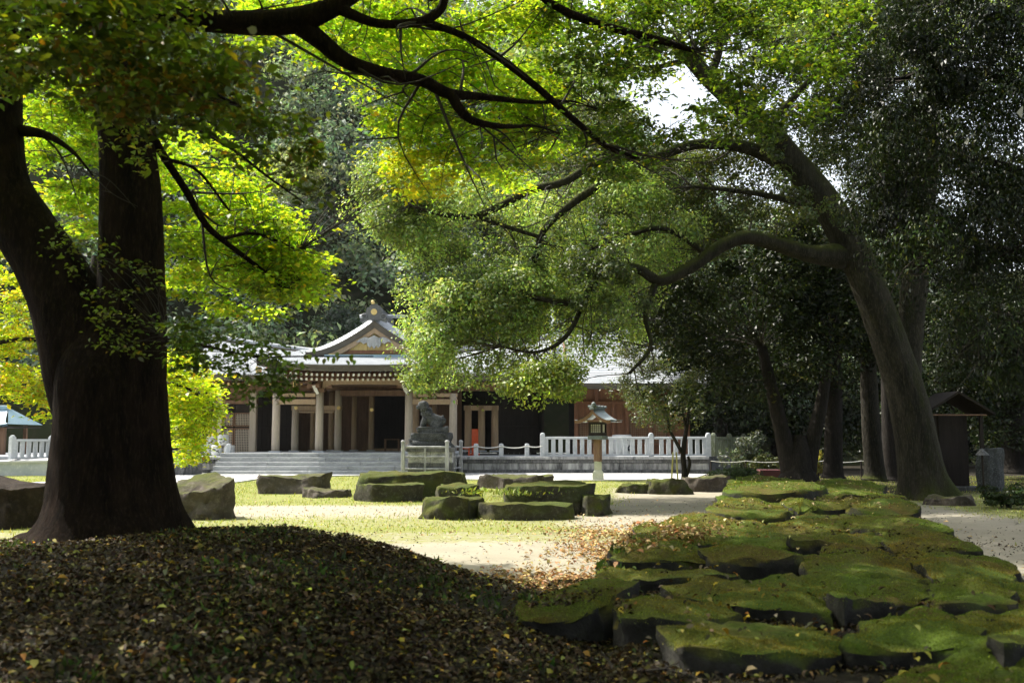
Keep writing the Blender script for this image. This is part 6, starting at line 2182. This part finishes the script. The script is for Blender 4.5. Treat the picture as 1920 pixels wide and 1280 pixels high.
# thin rope fence through the grove
rf = empty('low_rope_fence', (P(1500, 42), 42, 0), 'thin pale rope on short posts along the grove edge', 'fence')
pts = [(1330, 42), (1395, 42), (1470, 42), (1540, 42), (1610, 42), (1690, 42)]
for a, Y in pts:
    MB().lathe(P(a, Y), Y, [(0.035, -0.02), (0.035, 0.78)], 8).build('post', M['wood_dark'], rf)
Q = []
for i in range(len(pts) - 1):
    for k in range(6):
        u = k / 6
        Q.append((P(pts[i][0] + (pts[i + 1][0] - pts[i][0]) * u, 42), 41.95, 0.74 - 0.25 * u * (1 - u)))
MB().tube(Q, [0.014] * len(Q), 5).build('rope', M['rope'], rf)

# dark wooden hut and stone slab at the right
YU = 33.0
hut = empty('wooden_hut', (P(1785, YU), YU, 0), 'dark roofed wooden notice hut behind the camphor trunk', 'hut')
xh = P(1775, YU)
zr2, ze2 = Z(735, YU), Z(775, YU)
for s in (-1, 1):
    mk('roof_slope', [(xh, YU - 0.9, zr2), (xh + s * 1.15, YU - 0.9, ze2), (xh + s * 1.15, YU + 0.9, ze2), (xh, YU + 0.9, zr2), (xh, YU - 0.9, zr2 - 0.08), (xh + s * 1.15, YU - 0.9, ze2 - 0.08), (xh + s * 1.15, YU + 0.9, ze2 - 0.08), (xh, YU + 0.9, zr2 - 0.08)], [(0, 1, 2, 3), (7, 6, 5, 4), (0, 4, 5, 1), (2, 6, 7, 3), (1, 5, 6, 2)], M['wood_dark'], hut)
MB().bbox(xh - 0.95, xh + 0.9, YU - 0.85, YU - 0.78, Z(780, YU), Z(777.5, YU)).build('fascia', M['wood_brown'], hut)
MB().box(xh - 0.5, xh + 0.42, YU - 0.45, YU + 0.45, 0.12, ze2 - 0.02).build('body', M['wood_dark'], hut)
for s in (-1, 1):
    MB().box(xh + s * 0.75 - 0.05, xh + s * 0.75 + 0.05, YU - 0.75, YU - 0.65, 0, ze2 - 0.02).build('post', M['wood_dark'], hut)
MB().bbox(xh - 0.8, xh + 0.8, YU - 0.8, YU + 0.8, -0.05, 0.12).build('base_stone', M['granite_dark'], hut)
sm = boulder((1828, 1884), 31.0, 1.35, 0.5, 'upright grey memorial slab right of the wooden hut', 'statue', 'stone slab', seed=51, edge=0.12, rough=0.05, name='memorial_stone')
# low garden lamps
for px, lab in ((1692, 'small garden lamp with pale conical cap left of the camphor trunk'), (1836, 'small garden lamp with pale conical cap by the memorial slab')):
    Yg = 34.0 if px < 1800 else 29.5
    x = P(px, Yg)
    zt2 = Z(840, Yg)
    g = empty('garden_lamp', (x, Yg, 0), lab, 'lamp', 'small garden lamps')
    MB().lathe(x, Yg, [(0.03, -0.02), (0.03, zt2 - 0.2)], 8).build('stem', M['wood_dark'], g)
    MB().lathe(x, Yg, [(0.2, zt2 - 0.2), (0.03, zt2 - 0.02), (0.02, zt2)], 14).build('cap', M['granite_dark'], g)

# ------------------------------------------------------------------ wooded hill
LV = Leaves()
n = 900
hyr = 65.5 + 65 * rng.random(n) ** 1.25
hxr = rng.uniform(-0.56, 0.42, n) * hyr
ok = hill_z(hxr, hyr) < 1.6 + 0.5 * hyr
hxr, hyr = hxr[ok], hyr[ok]
hz = hill_z(hxr, hyr)
n = len(hxr)
rad = rng.uniform(2.0, 4.2, n)
Cn = np.stack([hxr, hyr, hz + rad * 0.9], axis=1)
# each crown is a heap of smaller billows
sub = 7
ii = np.repeat(np.arange(n), sub)
d = unit(rng.normal(size=(n * sub, 3)))
d[:, 2] = np.abs(d[:, 2]) * 0.9
Cs = Cn[ii] + d * rad[ii][:, None] * 0.62
kinds = np.array([(0.14, 0.20, 0.115), (0.18, 0.245, 0.135), (0.115, 0.18, 0.11), (0.26, 0.32, 0.14), (0.32, 0.38, 0.16), (0.155, 0.20, 0.14)])  # leaf tones raised, putting haze and soft light into the colour
kc = rng.choice(len(kinds), n, p=[0.26, 0.24, 0.24, 0.12, 0.06, 0.08])
for q in range(len(kinds)):
    m = kc[ii] == q
    if m.sum():
        clumps_to_leaves(LV, Cs[m], radii(int(m.sum()), 1.35, 0.8, 0.25) , 34, 0.44, [tuple(kinds[q])], [1], 'round', 'rhomb', 0.25)
hf = LV.build('hillside_forest', M['leaf_hill'])
tag(hf, 'mixed evergreen wood covering the hill behind the shrine', 'forest', None, 'stuff')
# a pale crown and a grey bare-branched crown that stand out on the hill
for (px, py, Y, r_, c, lab) in ((545, 335, 72, 3.4, (0.24, 0.28, 0.09), 'pale olive round-crowned tree on the hill above the shrine'), (600, 300, 80, 3.2, (0.10, 0.12, 0.075), 'grey-green round crown on the hill beside the pale tree'), (575, 200, 95, 5.5, (0.06, 0.095, 0.055), 'large dark crown high on the hill seen through the leaf gap'), (540, 420, 68, 3.0, (0.11, 0.14, 0.07), 'grey bushy tree low on the hill above the shrine roof'), (640, 620, 66, 2.6, (0.05, 0.085, 0.04), 'dark bushy tree directly behind the gable')):
    c0 = at(px, py, Y)
    gzv = float(hill_z(np.array([c0.x]), np.array([float(Y)]))[0])
    t = empty('hill_tree', (c0.x, Y, gzv), lab, 'tree', 'trees standing out on the hill')
    MB().tube(catmull([(c0.x, Y, min(gzv, c0.z - r_) - 0.5), (c0.x + 0.2, Y, (gzv + c0.z) / 2), (c0.x, Y, c0.z)], 4), np.linspace(0.3, 0.12, 9), 8).build('trunk', M['bark_camphor'], t, True)
    L2 = Leaves()
    k = 26
    dd = unit(rng.normal(size=(k, 3)))
    C = np.array(c0) + dd * r_ * 0.6 * rng.random((k, 1)) ** 0.4
    clumps_to_leaves(L2, C, radii(k, r_ * 0.36, 0.75, 0.2), 260, 0.24, [c], [1], 'round')
    tag(L2.build('crown', M['leaf_hill'], t), kind='stuff')

# unseen leaf mass added round the viewer to deepen the foreground shade
LV = Leaves()
n = 330
ang = rng.uniform(math.radians(155), math.radians(385), n)
rd = rng.uniform(11, 19, n)
C = np.stack([rd * np.cos(ang), rd * np.sin(ang) + 1, rng.uniform(0.5, 15, n)], axis=1)
C = C[np.abs(C[:, 0]) > 0.62 * np.maximum(C[:, 1], 0) + 1.5]
clumps_to_leaves(LV, C, radii(len(C), 1.5, 0.8, 0.25), 110, 0.3, GE, WE, 'round')
sw = LV.build('added_shade_wood', M['leaf_dark'])
tag(sw, 'unseen dark leaf mass added round the viewer to shade the foreground', 'wood', None, 'stuff')

# ------------------------------------------------------------------ thin haze that pales the hill
hz_m, hz_t, hz_o = newmat('haze')
pv = hz_t.nodes.new('ShaderNodeVolumePrincipled')
pv.inputs['Color'].default_value = (0.92, 0.96, 1.0, 1)
pv.inputs['Density'].default_value = 0.00011
pv.inputs['Anisotropy'].default_value = 0.2
hz_t.links.new(pv.outputs['Volume'], hz_o.inputs['Volume'])
tag(MB().box(-170, 170, -70, 280, -1.5, 130).build('haze', hz_m), 'thin pale haze in the air over the whole court', None, None, 'stuff')
